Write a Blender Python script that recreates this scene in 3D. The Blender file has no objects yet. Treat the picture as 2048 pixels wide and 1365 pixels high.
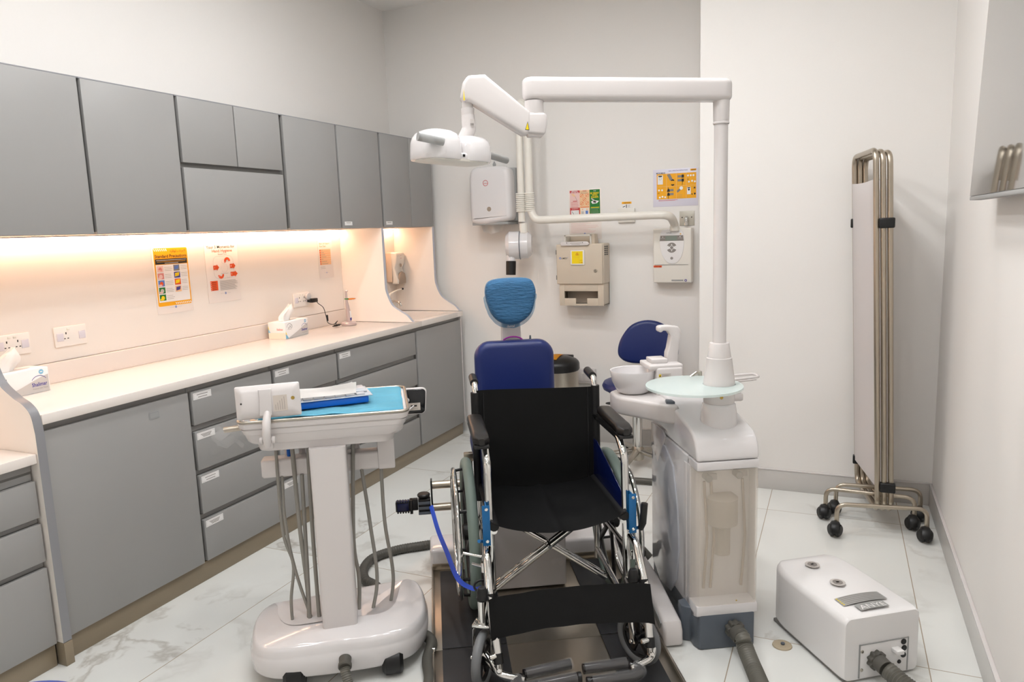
import bpy, bmesh, math, random
from mathutils import Vector as V, Matrix as MX, noise as NZ
R = math.radians; PI = math.pi
random.seed(4)
SC = bpy.context.scene
COL = SC.collection

# ------------------------------------------------------------------ camera
FPX, YAW, PIT, ROL = 1470.94, R(24.0284), R(8.6559), R(-1.9833)
fw = V((-math.sin(YAW)*math.cos(PIT), math.cos(YAW)*math.cos(PIT), -math.sin(PIT)))
rt0 = V((math.cos(YAW), math.sin(YAW), 0)); up0 = rt0.cross(fw)
rt = rt0*math.cos(ROL)+up0*math.sin(ROL); up = -rt0*math.sin(ROL)+up0*math.cos(ROL)
cam = bpy.data.cameras.new('camera'); camo = bpy.data.objects.new('camera', cam); COL.objects.link(camo)
cam.sensor_width = 36; cam.lens = FPX/2048*36; cam.clip_start = .02
camo.matrix_world = MX(((rt.x, up.x, -fw.x, 0), (rt.y, up.y, -fw.y, 0), (rt.z, up.z, -fw.z, 1.5), (0, 0, 0, 1)))
SC.camera = camo

# ------------------------------------------------------------------ world, exposure, lamp strengths
w = bpy.data.worlds.new('world'); SC.world = w; w.use_nodes = True
w.node_tree.nodes['Background'].inputs[0].default_value = (.9, .92, 1, 1)
w.node_tree.nodes['Background'].inputs[1].default_value = .3
SC.view_settings.view_transform = 'Standard'; SC.view_settings.look = 'None'
SC.view_settings.gamma = 1; SC.view_settings.use_curve_mapping = False
SC.view_settings.exposure = 0.0
DOWN_STRENGTH = 156; DOWN_COL = (.978, .98, .99)
STRIP_STRENGTH = 47; STRIP_COL = (1, .62, .40)
DOWNLIGHTS = [(-1.9, 1.2), (-.95, 1.2), (-.2, 1.0), (-1.95, 2.1), (-1.0, 2.1), (-.3, 1.9), (-2.0, 3.1), (-1.2, 3.0), (-.4, 2.8), (-1.2, -.2)]

# ------------------------------------------------------------------ helpers
def lin(h):
    h = h.lstrip('#'); o = []
    for i in (0, 2, 4):
        c = int(h[i:i+2], 16)/255
        o.append(c/12.92 if c <= .04045 else ((c+.055)/1.055)**2.4)
    return tuple(o)
def mat(name, col, rough=.5, metal=0, bump=None, vary=.03, trans=0, ior=1.45, coat=0, emit=None, alpha=1, rvary=.05, sub=0, aniso=None):
    if isinstance(col, str): col = lin(col)
    m = bpy.data.materials.new(name); m.use_nodes = True
    nt = m.node_tree; N = nt.nodes; L = nt.links; b = N['Principled BSDF']
    b.inputs['Metallic'].default_value = metal; b.inputs['IOR'].default_value = ior
    b.inputs['Transmission Weight'].default_value = trans; b.inputs['Coat Weight'].default_value = coat
    b.inputs['Alpha'].default_value = alpha
    if sub:
        b.inputs['Subsurface Weight'].default_value = sub; b.inputs['Subsurface Scale'].default_value = .03; b.inputs['Subsurface Radius'].default_value = (1, .9, .85)
    tc = N.new('ShaderNodeTexCoord')
    mp = N.new('ShaderNodeMapping'); L.new(tc.outputs['Object'], mp.inputs[0])
    if aniso: mp.inputs['Scale'].default_value = aniso
    nz = N.new('ShaderNodeTexNoise'); nz.inputs['Scale'].default_value = 6 if not bump else bump[0]; nz.inputs['Detail'].default_value = 3
    L.new(mp.outputs[0], nz.inputs['Vector'])
    if vary:
        mx = N.new('ShaderNodeMix'); mx.data_type = 'RGBA'
        mx.inputs[6].default_value = tuple(c*(1-vary) for c in col)+(1,); mx.inputs[7].default_value = tuple(min(1, c*(1+vary)) for c in col)+(1,)
        L.new(nz.outputs['Fac'], mx.inputs[0]); L.new(mx.outputs[2], b.inputs['Base Color'])
    else: b.inputs['Base Color'].default_value = col+(1,)
    mr = N.new('ShaderNodeMapRange'); mr.inputs[3].default_value = max(.01, rough-rvary); mr.inputs[4].default_value = min(1, rough+rvary)
    L.new(nz.outputs['Fac'], mr.inputs[0]); L.new(mr.outputs[0], b.inputs['Roughness'])
    if bump:
        bp = N.new('ShaderNodeBump'); bp.inputs['Strength'].default_value = bump[1]; bp.inputs['Distance'].default_value = bump[2] if len(bump) > 2 else .002
        L.new(nz.outputs['Fac'], bp.inputs['Height']); L.new(bp.outputs[0], b.inputs['Normal'])
    if emit:
        b.inputs['Emission Color'].default_value = tuple(emit[0])+(1,); b.inputs['Emission Strength'].default_value = emit[1]
    return m
def marble(name, tiles=True):
    m = bpy.data.materials.new(name); m.use_nodes = True
    nt = m.node_tree; N = nt.nodes; L = nt.links; b = N['Principled BSDF']
    def nd(t, **k):
        n = N.new(t)
        for a, v in k.items(): setattr(n, a, v)
        return n
    def mth(op, a, bb=None):
        n = nd('ShaderNodeMath', operation=op)
        for i, v in enumerate((a, bb)):
            if v is None: continue
            if isinstance(v, (int, float)): n.inputs[i].default_value = v
            else: L.new(v, n.inputs[i])
        return n.outputs[0]
    tc = nd('ShaderNodeTexCoord'); sp = nd('ShaderNodeSeparateXYZ'); L.new(tc.outputs['Object'], sp.inputs[0])
    u = mth('DIVIDE', mth('SUBTRACT', sp.outputs[0], .318), .62); v = mth('DIVIDE', mth('SUBTRACT', sp.outputs[1], 2.615), 1.275)
    fu, fv = mth('FLOOR', u), mth('FLOOR', v)
    cb = nd('ShaderNodeCombineXYZ'); L.new(fu, cb.inputs[0]); L.new(fv, cb.inputs[1])
    wn = nd('ShaderNodeTexWhiteNoise', noise_dimensions='3D'); L.new(cb.outputs[0], wn.inputs['Vector'])
    sc = nd('ShaderNodeVectorMath', operation='SCALE'); L.new(wn.outputs['Color'], sc.inputs[0]); sc.inputs['Scale'].default_value = 9
    ad = nd('ShaderNodeVectorMath', operation='ADD'); L.new(tc.outputs['Object'], ad.inputs[0]); L.new(sc.outputs[0], ad.inputs[1])
    wp = nd('ShaderNodeTexNoise'); wp.inputs['Scale'].default_value = 2.2; wp.inputs['Detail'].default_value = 5; L.new(ad.outputs[0], wp.inputs['Vector'])
    mxv = nd('ShaderNodeMix', data_type='VECTOR'); mxv.inputs[0].default_value = .32
    L.new(ad.outputs[0], mxv.inputs[4]); L.new(wp.outputs['Color'], mxv.inputs[5])
    n1 = nd('ShaderNodeTexNoise'); n1.inputs['Scale'].default_value = 1.7; n1.inputs['Detail'].default_value = 6; n1.inputs['Roughness'].default_value = .55
    L.new(mxv.outputs[1], n1.inputs['Vector'])
    vein = mth('ABSOLUTE', mth('SUBTRACT', n1.outputs['Fac'], .5))
    r1 = nd('ShaderNodeValToRGB'); r1.color_ramp.elements[0].position = 0; r1.color_ramp.elements[0].color = (1, 1, 1, 1)
    r1.color_ramp.elements[1].position = .022; r1.color_ramp.elements[1].color = (0, 0, 0, 1)
    L.new(vein, r1.inputs[0])
    n2 = nd('ShaderNodeTexNoise'); n2.inputs['Scale'].default_value = 1.3; n2.inputs['Detail'].default_value = 3; L.new(ad.outputs[0], n2.inputs['Vector'])
    r2 = nd('ShaderNodeValToRGB'); r2.color_ramp.elements[0].position = .42; r2.color_ramp.elements[1].position = .72
    L.new(n2.outputs['Fac'], r2.inputs[0])
    base = lin('#e3e4e0') if tiles else lin('#c6c3bf')
    m1 = nd('ShaderNodeMix', data_type='RGBA'); m1.inputs[6].default_value = base+(1,); m1.inputs[7].default_value = tuple(c*.80 for c in base)+(1,)
    L.new(mth('MULTIPLY', r2.outputs[0], .55), m1.inputs[0])
    m2 = nd('ShaderNodeMix', data_type='RGBA'); L.new(m1.outputs[2], m2.inputs[6]); m2.inputs[7].default_value = lin('#a39d93')+(1,)
    L.new(mth('MULTIPLY', mth('MULTIPLY', r1.outputs[0], r2.outputs[0]), .8), m2.inputs[0])
    out = m2.outputs[2]
    if tiles:
        eu = mth('MULTIPLY', mth('ABSOLUTE', mth('SUBTRACT', mth('FRACT', mth('ADD', u, .5)), .5)), .62)
        ev = mth('MULTIPLY', mth('ABSOLUTE', mth('SUBTRACT', mth('FRACT', mth('ADD', v, .5)), .5)), 1.275)
        g = mth('LESS_THAN', mth('MINIMUM', eu, ev), .0017)
        m3 = nd('ShaderNodeMix', data_type='RGBA'); L.new(g, m3.inputs[0]); L.new(out, m3.inputs[6]); m3.inputs[7].default_value = lin('#a59885')+(1,)
        out = m3.outputs[2]
    L.new(out, b.inputs['Base Color']); b.inputs['Roughness'].default_value = .16 if tiles else .3
    return m

class MB:
    def __init__(s): s.bm = bmesh.new(); s.mats = []
    def mi(s, m):
        if m not in s.mats: s.mats.append(m)
        return s.mats.index(m)
    def add(s, tb, m, M=None, keep=False):
        if M is not None: tb.transform(M)
        i = s.mi(m) if not keep else 0
        for f in tb.faces:
            if not keep: f.material_index = i
            f.smooth = True
        me = bpy.data.meshes.new('t'); tb.to_mesh(me); tb.free(); s.bm.from_mesh(me); bpy.data.meshes.remove(me)
        return s
    def box(s, c, d, m, bev=.002, seg=2, M=None, rz=0):
        tb = bmesh.new(); bmesh.ops.create_cube(tb, size=1, matrix=MX.Diagonal((d[0], d[1], d[2], 1)))
        bev = min(bev, min(d)*.48)
        if bev > 0: bmesh.ops.bevel(tb, geom=tb.edges[:], offset=bev, segments=seg, profile=.5, affect='EDGES')
        T = MX.Translation(V(c)) @ MX.Rotation(rz, 4, 'Z')
        return s.add(tb, m, (M @ T) if M is not None else T)
    def b2(s, x0, x1, y0, y1, z0, z1, m, bev=.002, seg=2, M=None):
        return s.box(((x0+x1)/2, (y0+y1)/2, (z0+z1)/2), (abs(x1-x0), abs(y1-y0), abs(z1-z0)), m, bev, seg, M)
    def loft(s, rings, m, cap=True, M=None, ear=False):
        tb = bmesh.new(); vs = [[tb.verts.new(p) for p in r] for r in rings]; n = len(rings[0])
        for a, b in zip(vs, vs[1:]):
            for i in range(n):
                try: tb.faces.new((a[i], a[(i+1) % n], b[(i+1) % n], b[i]))
                except ValueError: pass
        if cap:
            cf = [tb.faces.new(list(reversed(vs[0]))), tb.faces.new(vs[-1])]
            if ear: bmesh.ops.triangulate(tb, faces=cf, ngon_method='EAR_CLIP')
        bmesh.ops.recalc_face_normals(tb, faces=tb.faces[:])
        return s.add(tb, m, M)
    def tf(s, M): s.bm.transform(M); return s
    def lathe(s, prof, m, n=32, M=None):
        tb = bmesh.new(); rows = []
        for r, z in prof:
            if r < 1e-5: rows.append([tb.verts.new((0, 0, z))])
            else: rows.append([tb.verts.new((r*math.cos(2*PI*i/n), r*math.sin(2*PI*i/n), z)) for i in range(n)])
        for a, b in zip(rows, rows[1:]):
            for i in range(n):
                j = (i+1) % n
                if len(a) == 1 and len(b) == 1: continue
                if len(a) == 1: tb.faces.new((a[0], b[j], b[i]))
                elif len(b) == 1: tb.faces.new((a[i], a[j], b[0]))
                else: tb.faces.new((a[i], a[j], b[j], b[i]))
        bmesh.ops.recalc_face_normals(tb, faces=tb.faces[:])
        return s.add(tb, m, M)
    def cyl(s, p0, p1, r, m, n=24, r2=None, bev=.001):
        p0, p1 = V(p0), V(p1); d = p1-p0; Ln = d.length; r2 = r if r2 is None else r2
        M = MX.Translation(p0) @ d.to_track_quat('Z', 'Y').to_matrix().to_4x4(); b = min(bev, r*.5, Ln*.4)
        return s.lathe([(0, 0), (r-b, 0), (r, b), (r2, Ln-b), (max(r2-b, 0), Ln), (0, Ln)], m, n, M)
    def tube(s, pts, r, m, n=12, fil=0, k=5, closed=False, cap=True, rf=None, oval=None):
        pts = [V(p) for p in pts]
        if fil: pts = fillet(pts, fil, k, closed)
        N = len(pts); tb = bmesh.new(); rows = []
        acc = [0]
        for a, b in zip(pts, pts[1:]): acc.append(acc[-1]+(b-a).length)
        def tan(i):
            a = pts[(i-1) % N] if (closed or i > 0) else pts[i]; b = pts[(i+1) % N] if (closed or i < N-1) else pts[i]
            t = b-a
            return t.normalized() if t.length > 1e-9 else V((0, 0, 1))
        t = tan(0); nn = t.orthogonal().normalized()
        if oval: nn = (V(oval[2])-t*V(oval[2]).dot(t)).normalized()
        for i in range(N):
            t2 = tan(i); q = t.rotation_difference(t2); nn = (q @ nn); nn = (nn-t2*nn.dot(t2)).normalized(); t = t2; bb = t.cross(nn)
            if rf: rr = rf(acc[i])
            elif isinstance(r, (list, tuple)):
                q = (i if N == len(r) else acc[i]/max(acc[-1], 1e-9)*(len(r)-1)); q0 = min(int(q), len(r)-2) if len(r) > 1 else 0
                rr = r[q0]+(r[q0+1]-r[q0])*(q-q0)
            else: rr = r
            ra, rb = (rr*oval[0], rr*oval[1]) if oval else (rr, rr)
            rows.append([tb.verts.new(pts[i]+nn*ra*math.cos(2*PI*j/n)+bb*rb*math.sin(2*PI*j/n)) for j in range(n)])
        for i in range(N if closed else N-1):
            a, b = rows[i], rows[(i+1) % N]
            for j in range(n): tb.faces.new((a[j], a[(j+1) % n], b[(j+1) % n], b[j]))
        if cap and not closed:
            tb.faces.new(list(reversed(rows[0]))); tb.faces.new(rows[-1])
        bmesh.ops.recalc_face_normals(tb, faces=tb.faces[:])
        return s.add(tb, m)
    def prism(s, poly, z0, z1, m, M=None, bev=0, seg=3, mside=None, allbev=False):
        tb = bmesh.new(); a = [tb.verts.new((p[0], p[1], z0)) for p in poly]; b = [tb.verts.new((p[0], p[1], z1)) for p in poly]; n = len(poly)
        side = [tb.faces.new((a[i], a[(i+1) % n], b[(i+1) % n], b[i])) for i in range(n)]
        tb.faces.new(list(reversed(a))); tb.faces.new(b)
        bmesh.ops.recalc_face_normals(tb, faces=tb.faces[:])
        i0 = s.mi(m); i1 = s.mi(mside) if mside else i0
        for f in tb.faces: f.material_index = i0
        for f in side: f.material_index = i1
        if bev:
            es = [e for e in tb.edges if allbev or len(e.link_faces) == 2 and e.calc_face_angle(0) > R(50)]
            bmesh.ops.bevel(tb, geom=es, offset=bev, segments=seg, profile=.5, affect='EDGES')
        big = [f for f in tb.faces if len(f.verts) > 6]
        if big: bmesh.ops.triangulate(tb, faces=big, ngon_method='EAR_CLIP')
        return s.add(tb, m, M, keep=True)
    def ell(s, c, r, m, M=None, nu=24, nv=14, p=2.0, p2=None):
        p2 = p2 or p
        def sg(x, e): return math.copysign(abs(x)**e, x)
        rings = []
        for i in range(1, nv):
            f = -PI/2+PI*i/nv; cz = sg(math.cos(f), 2/p2); z = sg(math.sin(f), 2/p2)
            rings.append([V((c[0]+r[0]*cz*sg(math.cos(2*PI*j/nu), 2/p), c[1]+r[1]*cz*sg(math.sin(2*PI*j/nu), 2/p), c[2]+r[2]*z)) for j in range(nu)])
        return s.loft(rings, m, True, M)
    def grid(s, fn, nu, nv, m, th=0, M=None):
        tb = bmesh.new(); vs = [[tb.verts.new(fn(i/nu, j/nv)) for j in range(nv+1)] for i in range(nu+1)]
        for i in range(nu):
            for j in range(nv): tb.faces.new((vs[i][j], vs[i+1][j], vs[i+1][j+1], vs[i][j+1]))
        if th: bmesh.ops.solidify(tb, geom=tb.faces[:], thickness=th)
        return s.add(tb, m, M)
    # flat marks on a surface that faces -Y (x right, z up), d in front of it
    def poly(s, pts, m, d=.0004, M=None):
        tb = bmesh.new(); tb.faces.new([tb.verts.new((p[0], -d, p[1])) for p in pts])
        return s.add(tb, m, M)
    def rect(s, x0, z0, x1, z1, m, d=.0004, M=None): return s.poly([(x0, z0), (x1, z0), (x1, z1), (x0, z1)], m, d, M)
    def disc(s, x, z, r, m, d=.0004, ri=0, a0=0, a1=360, n=28, M=None):
        o = [(x+r*math.cos(R(a0+(a1-a0)*i/n)), z+r*math.sin(R(a0+(a1-a0)*i/n))) for i in range(n+1)]
        if not ri:
            return s.poly(o[:-1] if a1-a0 == 360 else o+[(x, z)], m, d, M)
        q = [(x+ri*math.cos(R(a0+(a1-a0)*i/n)), z+ri*math.sin(R(a0+(a1-a0)*i/n))) for i in range(n+1)]
        for i in range(n): s.poly([o[i], o[i+1], q[i+1], q[i]], m, d, M)
        return s
    def text(s, t, x, z, size, m, d=.0006, al='LEFT', width=None, bold=0, M=None, rot=0):
        cu = bpy.data.curves.new('t', 'FONT'); cu.body = t; cu.size = size; cu.align_x = al; cu.offset = bold*size; cu.resolution_u = 2
        ob = bpy.data.objects.new('t', cu); me = ob.to_mesh(); tb = bmesh.new(); tb.from_mesh(me); ob.to_mesh_clear()
        bpy.data.objects.remove(ob); bpy.data.curves.remove(cu)
        if not tb.verts: tb.free(); return s
        k = 1
        if width:
            xs = [v.co.x for v in tb.verts]; k = width/max(1e-6, max(xs)-min(xs))
        T = MX.Translation((x, -d, z)) @ MX.Rotation(PI/2, 4, 'X') @ MX.Rotation(rot, 4, 'Z') @ MX.Diagonal((k, 1, 1, 1))
        return s.add(tb, m, (M @ T) if M is not None else T)
    def obj(s, name, parent=None, loc=(0, 0, 0), rz=0, ang=38):
        me = bpy.data.meshes.new(name); s.bm.to_mesh(me); s.bm.free()
        for m in s.mats: me.materials.append(m)
        me.set_sharp_from_angle(angle=R(ang))
        o = bpy.data.objects.new(name, me); COL.objects.link(o); o.location = loc; o.rotation_euler = (0, 0, rz)
        if parent: o.parent = parent
        return o
def fillet(pts, f, k=5, closed=False):
    out = []; n = len(pts)
    for i, p in enumerate(pts):
        if not closed and i in (0, n-1): out.append(p); continue
        a, b = pts[i-1], pts[(i+1) % n]; d0, d1 = a-p, b-p
        if d0.length < 1e-6 or d1.length < 1e-6 or abs(d0.angle(d1)-PI) < .03: out.append(p); continue
        half = d0.angle(d1)/2; t = min(f/math.tan(half), d0.length*.49, d1.length*.49)
        s, e = p+d0.normalized()*t, p+d1.normalized()*t
        for j in range(k+1):
            q = j/k; out.append(s*(1-q)**2+p*2*q*(1-q)+e*q*q)
    return out
def cat(pts, k=8, closed=False):
    pts = [V(p) for p in pts]; n = len(pts); out = []
    for i in range(n if closed else n-1):
        p1, p2 = pts[i], pts[(i+1) % n]
        p0 = pts[i-1] if (closed or i > 0) else p1*2-p2
        p3 = pts[(i+2) % n] if (closed or i < n-2) else p2*2-p1
        for j in range(k):
            t = j/k
            out.append(.5*((2*p1)+(p2-p0)*t+(2*p0-5*p1+4*p2-p3)*t*t+(3*p1-p0-3*p2+p3)*t**3))
    if not closed: out.append(pts[-1])
    return out
def resample(pts, step):
    pts = [V(p) for p in pts]; out = [pts[0]]; need = step
    for a, b in zip(pts, pts[1:]):
        L = (b-a).length; pos = 0
        while L-pos >= need:
            pos += need; out.append(a+(b-a)*(pos/L)); need = step
        need -= L-pos
    return out
def rrect(hx, hy, r, n=6, cx=0, cy=0):
    o = []
    for sx, sy, a in ((1, 1, 0), (-1, 1, 90), (-1, -1, 180), (1, -1, 270)):
        for i in range(n+1):
            t = R(a+90*i/n); o.append((cx+sx*(hx-r)+r*math.cos(t), cy+sy*(hy-r)+r*math.sin(t)))
    return o
def tag(o, label, cat_, group=None):
    o['label'] = label; o['category'] = cat_
    if group: o['group'] = group
    return o
def thing(name, label, cat_, loc=(0, 0, 0), rz=0, group=None):
    o = bpy.data.objects.new(name, None); COL.objects.link(o); o.location = loc; o.rotation_euler = (0, 0, rz); o.empty_display_size = .05
    return tag(o, label, cat_, group)
def struct(name, mb):
    o = mb.obj(name); o['kind'] = 'structure'; return o
def dup(root, loc, rz=0, label=None, group=None):
    r = root.copy(); COL.objects.link(r); r.location = loc; r.rotation_euler = (0, 0, rz)
    if label: r['label'] = label
    if group: r['group'] = group
    for ch in list(root.children):
        c = ch.copy(); COL.objects.link(c); c.parent = r
        for g in list(ch.children):
            d = g.copy(); COL.objects.link(d); d.parent = c
    return r
TH = R(30)
def D(a, b, z=0): return V((a*math.cos(TH)-b*math.sin(TH), a*math.sin(TH)+b*math.cos(TH), z))
I4 = MX.Identity(4)
MYZ = MX(((0, 0, 1, 0), (1, 0, 0, 0), (0, 1, 0, 0), (0, 0, 0, 1)))    # prism in YZ, extruded along X
MXZ = MX(((1, 0, 0, 0), (0, 0, -1, 0), (0, 1, 0, 0), (0, 0, 0, 1)))   # prism in XZ, extruded along -Y

# ------------------------------------------------------------------ materials
WALL = mat('wall_paint', '#ebe8e4', .55, bump=(160, .05, .001), vary=.01)
CEIL = mat('ceiling_paint', '#f2f0ec', .7, vary=.01)
GLOSSW = mat('glossy_cream_panel', '#f0e9e1', .16, vary=.01, rvary=.03)
FLOOR = marble('marble_tiles'); SKIRT = marble('grey_marble_skirting', False)
GREY = mat('grey_lacquer', '#979694', .36, vary=.02)
GREYD = mat('grey_channel', '#74726f', .4, vary=.03)
EDGE = mat('grey_edge_band', '#b9bcc6', .35, vary=.02)
EDGED = mat('dark_edge_band', '#87878a', .35, vary=.02)
TOP = mat('white_solid_surface', '#e6ded7', .22, vary=.01, bump=(300, .02, .0005))
PLINTH = mat('taupe_plinth', '#8d806c', .35, vary=.1, bump=(14, .05, .001), aniso=(.3, .3, 1.5))
WHITE = mat('white_plastic', '#d5d0ce', .25, vary=.01)
WHITEG = mat('glossy_white_plastic', '#dcd9d9', .12, vary=.01, coat=.4)
WHITEB = mat('bright_white_plastic', '#eae8e7', .22, vary=.01)
SOCK = mat('socket_white', '#f1ece6', .3, vary=.01)
CREAM = mat('cream_plastic', '#e6e2d9', .3, vary=.01)
CHROME = mat('chrome', '#dcdcda', .07, 1, vary=.02, rvary=.02)
STEEL = mat('brushed_steel', '#b9b3a8', .3, 1, vary=.05, bump=(60, .06, .001), aniso=(1, 1, 12))
NICKEL = mat('satin_nickel', '#b5ab9c', .32, 1, vary=.04)
BLACK = mat('black_plastic', '#131314', .38, vary=.1)
NYLON = mat('black_nylon', '#0d0d0e', .55, bump=(900, .25, .0006), vary=.12)
VINYL = mat('black_vinyl', '#1d1b1a', .32, bump=(240, .12, .0008), vary=.1)
RUBBER = mat('grey_green_rubber', '#74827a', .5, vary=.05)
RUBG = mat('grey_rubber', '#6e7072', .45, vary=.05)
NAVY = mat('navy_vinyl', '#192860', .36, bump=(160, .08, .0008), vary=.06)
NAVYP = mat('navy_plastic', '#081340', .2, vary=.05)
BLUEB = mat('blue_enamel', '#0c5f97', .3, vary=.04)
STRAPB = mat('blue_webbing', '#1c45b4', .6, bump=(500, .3, .0006), vary=.1)
HOSE = mat('grey_hose', '#8d8a83', .4, vary=.04)
HOSED = mat('dark_grey_hose', '#514f49', .5, vary=.06)
SLATE = mat('slate_plastic', '#596069', .35, vary=.03)
MATB = mat('black_rubber_mat', '#2c2d30', .55, bump=(30, .1, .001), vary=.15)
BEIGE = mat('beige_enamel', '#cdc0ae', .35, vary=.02)
BEIGED = mat('beige_enamel_inside', '#a3978a', .5, vary=.03)
TEAL = mat('turquoise_paper', '#86d3ea', .8, bump=(120, .3, .001), vary=.04)
TISSUE = mat('white_tissue', '#f3f0ec', .9, bump=(70, .3, .001), vary=.01, sub=.2)
PAPER = mat('white_paper', '#eeecea', .6, vary=.01)
CLEAR = mat('clear_plastic', '#ffffff', .08, trans=1, ior=1.25, vary=0)
FILM = mat('clear_film', '#f4f4f4', .12, vary=0, alpha=.10, bump=(26, .8, .01))
LAMINATE = mat('laminate_film', '#efe6df', .15, vary=.01)
FROST = mat('frosted_plastic', '#f1e6d6', .35, alpha=.24, vary=.01)
WRAP = mat('clear_wrap', '#f4f4f4', .08, vary=0, alpha=.07, bump=(30, .8, .01))
GLASS = mat('frosted_green_glass', '#dbe9e6', .25, alpha=.62, vary=.01)
SMOKE = mat('smoked_cover', '#c2c4cb', .05, vary=.01, coat=.5)
HEADC = mat('blue_mesh_cap', '#33668f', .7, bump=(60, 1, .008), vary=.25, aniso=(.5, 1, 2.4))
HEADF = mat('blue_cap_film', '#5ea6cf', .5, alpha=.6, bump=(40, .6, .004), vary=.1)
BLUE = mat('blue_plastic', '#0a62c4', .3, vary=.03)
INK = mat('black_ink', '#26221f', .6, vary=0); INKG = mat('grey_ink', '#8b8580', .6, vary=0); INKL = mat('light_grey_ink', '#c6c0bb', .6, vary=0)
YEL = mat('yellow_print', '#f3ac12', .4, vary=.01); YELB = mat('bright_yellow_print', '#f2d40c', .4, vary=.01)
ORG = mat('orange_print', '#e8561c', .5, vary=.01); RED = mat('red_print', '#c22a2c', .5, vary=.01); GRN = mat('green_print', '#22762f', .5, vary=.01)
PINK = mat('pink_print', '#d98d86', .5, vary=.2, bump=(60, 0)); PEACH = mat('peach_print', '#efc69a', .5, vary=.02); ROSE = mat('pale_pink_print', '#eac6c0', .5, vary=.02)
PURP = mat('purple_print', '#4b4590', .5, vary=.05); BLUI = mat('blue_print', '#5b7fc6', .5, vary=.05); SKY = mat('light_blue_print', '#7eb9d6', .5, vary=.03)
GREYP = mat('grey_plastic', '#9a9b9a', .35, vary=.02); GREYT = mat('taupe_plastic', '#a39384', .35, vary=.03)
AMBER = mat('orange_shield', '#f0930f', .15, trans=.5, vary=.02)
LCD = mat('lcd_glass', '#8a948a', .15, vary=.02)
SCREEN = mat('screen_glass', '#3c3b39', .04, vary=.02, rvary=.01, coat=1)
FABW = mat('white_fabric', '#f3eeed', .8, bump=(400, .2, .0006), vary=.01)
BRASS = mat('brass', '#b59a52', .3, 1)
LAMP = mat('lamp_diffuser', '#ffffff', .5, emit=(DOWN_COL, DOWN_STRENGTH), vary=0)
STRIP = mat('led_diffuser', '#ffffff', .5, emit=(STRIP_COL, STRIP_STRENGTH), vary=0)
_n = FABW.node_tree; _t = _n.nodes.new('ShaderNodeBsdfTranslucent'); _t.inputs[0].default_value = (.9, .88, .87, 1); _m = _n.nodes.new('ShaderNodeMixShader'); _m.inputs[0].default_value = .45
_n.links.new(_n.nodes['Principled BSDF'].outputs[0], _m.inputs[1]); _n.links.new(_t.outputs[0], _m.inputs[2]); _n.links.new(_m.outputs[0], _n.nodes['Material Output'].inputs[0])
MAGENTA = mat('purple_ring', '#a21fa0', .4, vary=.02)
# ------------------------------------------------------------------ the room
XL, YB, YJ, XJ, XR, ZC, YF = -3.09, 4.82, 4.215, -.711, .48, 3.1, -1.2
struct('floor', MB().b2(XL-.1, XR+.1, YF-.1, YB+.1, -.08, 0, FLOOR, 0))
struct('ceiling', MB().b2(XL-.1, XR+.1, YF-.1, YB+.1, ZC, ZC+.1, CEIL, 0))
struct('wall_left', MB().b2(XL-.1, XL, YF-.1, YB+.1, 0, ZC, WALL, 0))
struct('wall_back', MB().b2(XL, XJ, YB, YB+.1, 0, ZC, WALL, 0))
struct('wall_corner', MB().b2(XJ, XR+.1, YJ, YB+.1, 0, ZC, WALL, 0))
struct('wall_right', MB().b2(XR, XR+.1, YF-.1, YJ, 0, ZC, WALL, 0))
struct('wall_front', MB().b2(XL, XR, YF-.1, YF, 0, ZC, WALL, 0))
def skirting(name, x0, x1, y0, y1, nx, ny):
    m = MB()
    m.b2(x0, x1, y0, y1, 0, .113, SKIRT, .001)
    m.b2(x0-(.003 if nx else 0), x1+(.0 if nx else 0), y0-(.003 if ny else 0), y1, .113, .121, WHITE, .002)
    return struct(name, m)
skirting('baseboard_back', -2.5, XJ, YB-.011, YB, 0, 1)
skirting('baseboard_corner', XJ, XR-.011, YJ-.011, YJ, 0, 1)
skirting('baseboard_right', XR-.011, XR, YF, YJ-.011, 1, 0)

# ceiling downlights
DLN = ['nearest the left wall cabinets', 'over the worktop side', 'over the middle of the room']
for i, (x, y) in enumerate(DOWNLIGHTS):
    t = thing('ceiling_downlight', 'round white recessed downlight in the ceiling above the treatment room', 'ceiling light', (x, y, ZC), 0, 'recessed ceiling downlights')
    MB().lathe([(.078, -.004), (.098, -.006), (.1, 0), (.078, 0)], WHITE, 32).obj('trim_ring', t)
    MB().lathe([(0, -.003), (.078, -.003), (.078, 0), (0, 0)], LAMP, 32).obj('diffuser', t)

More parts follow.
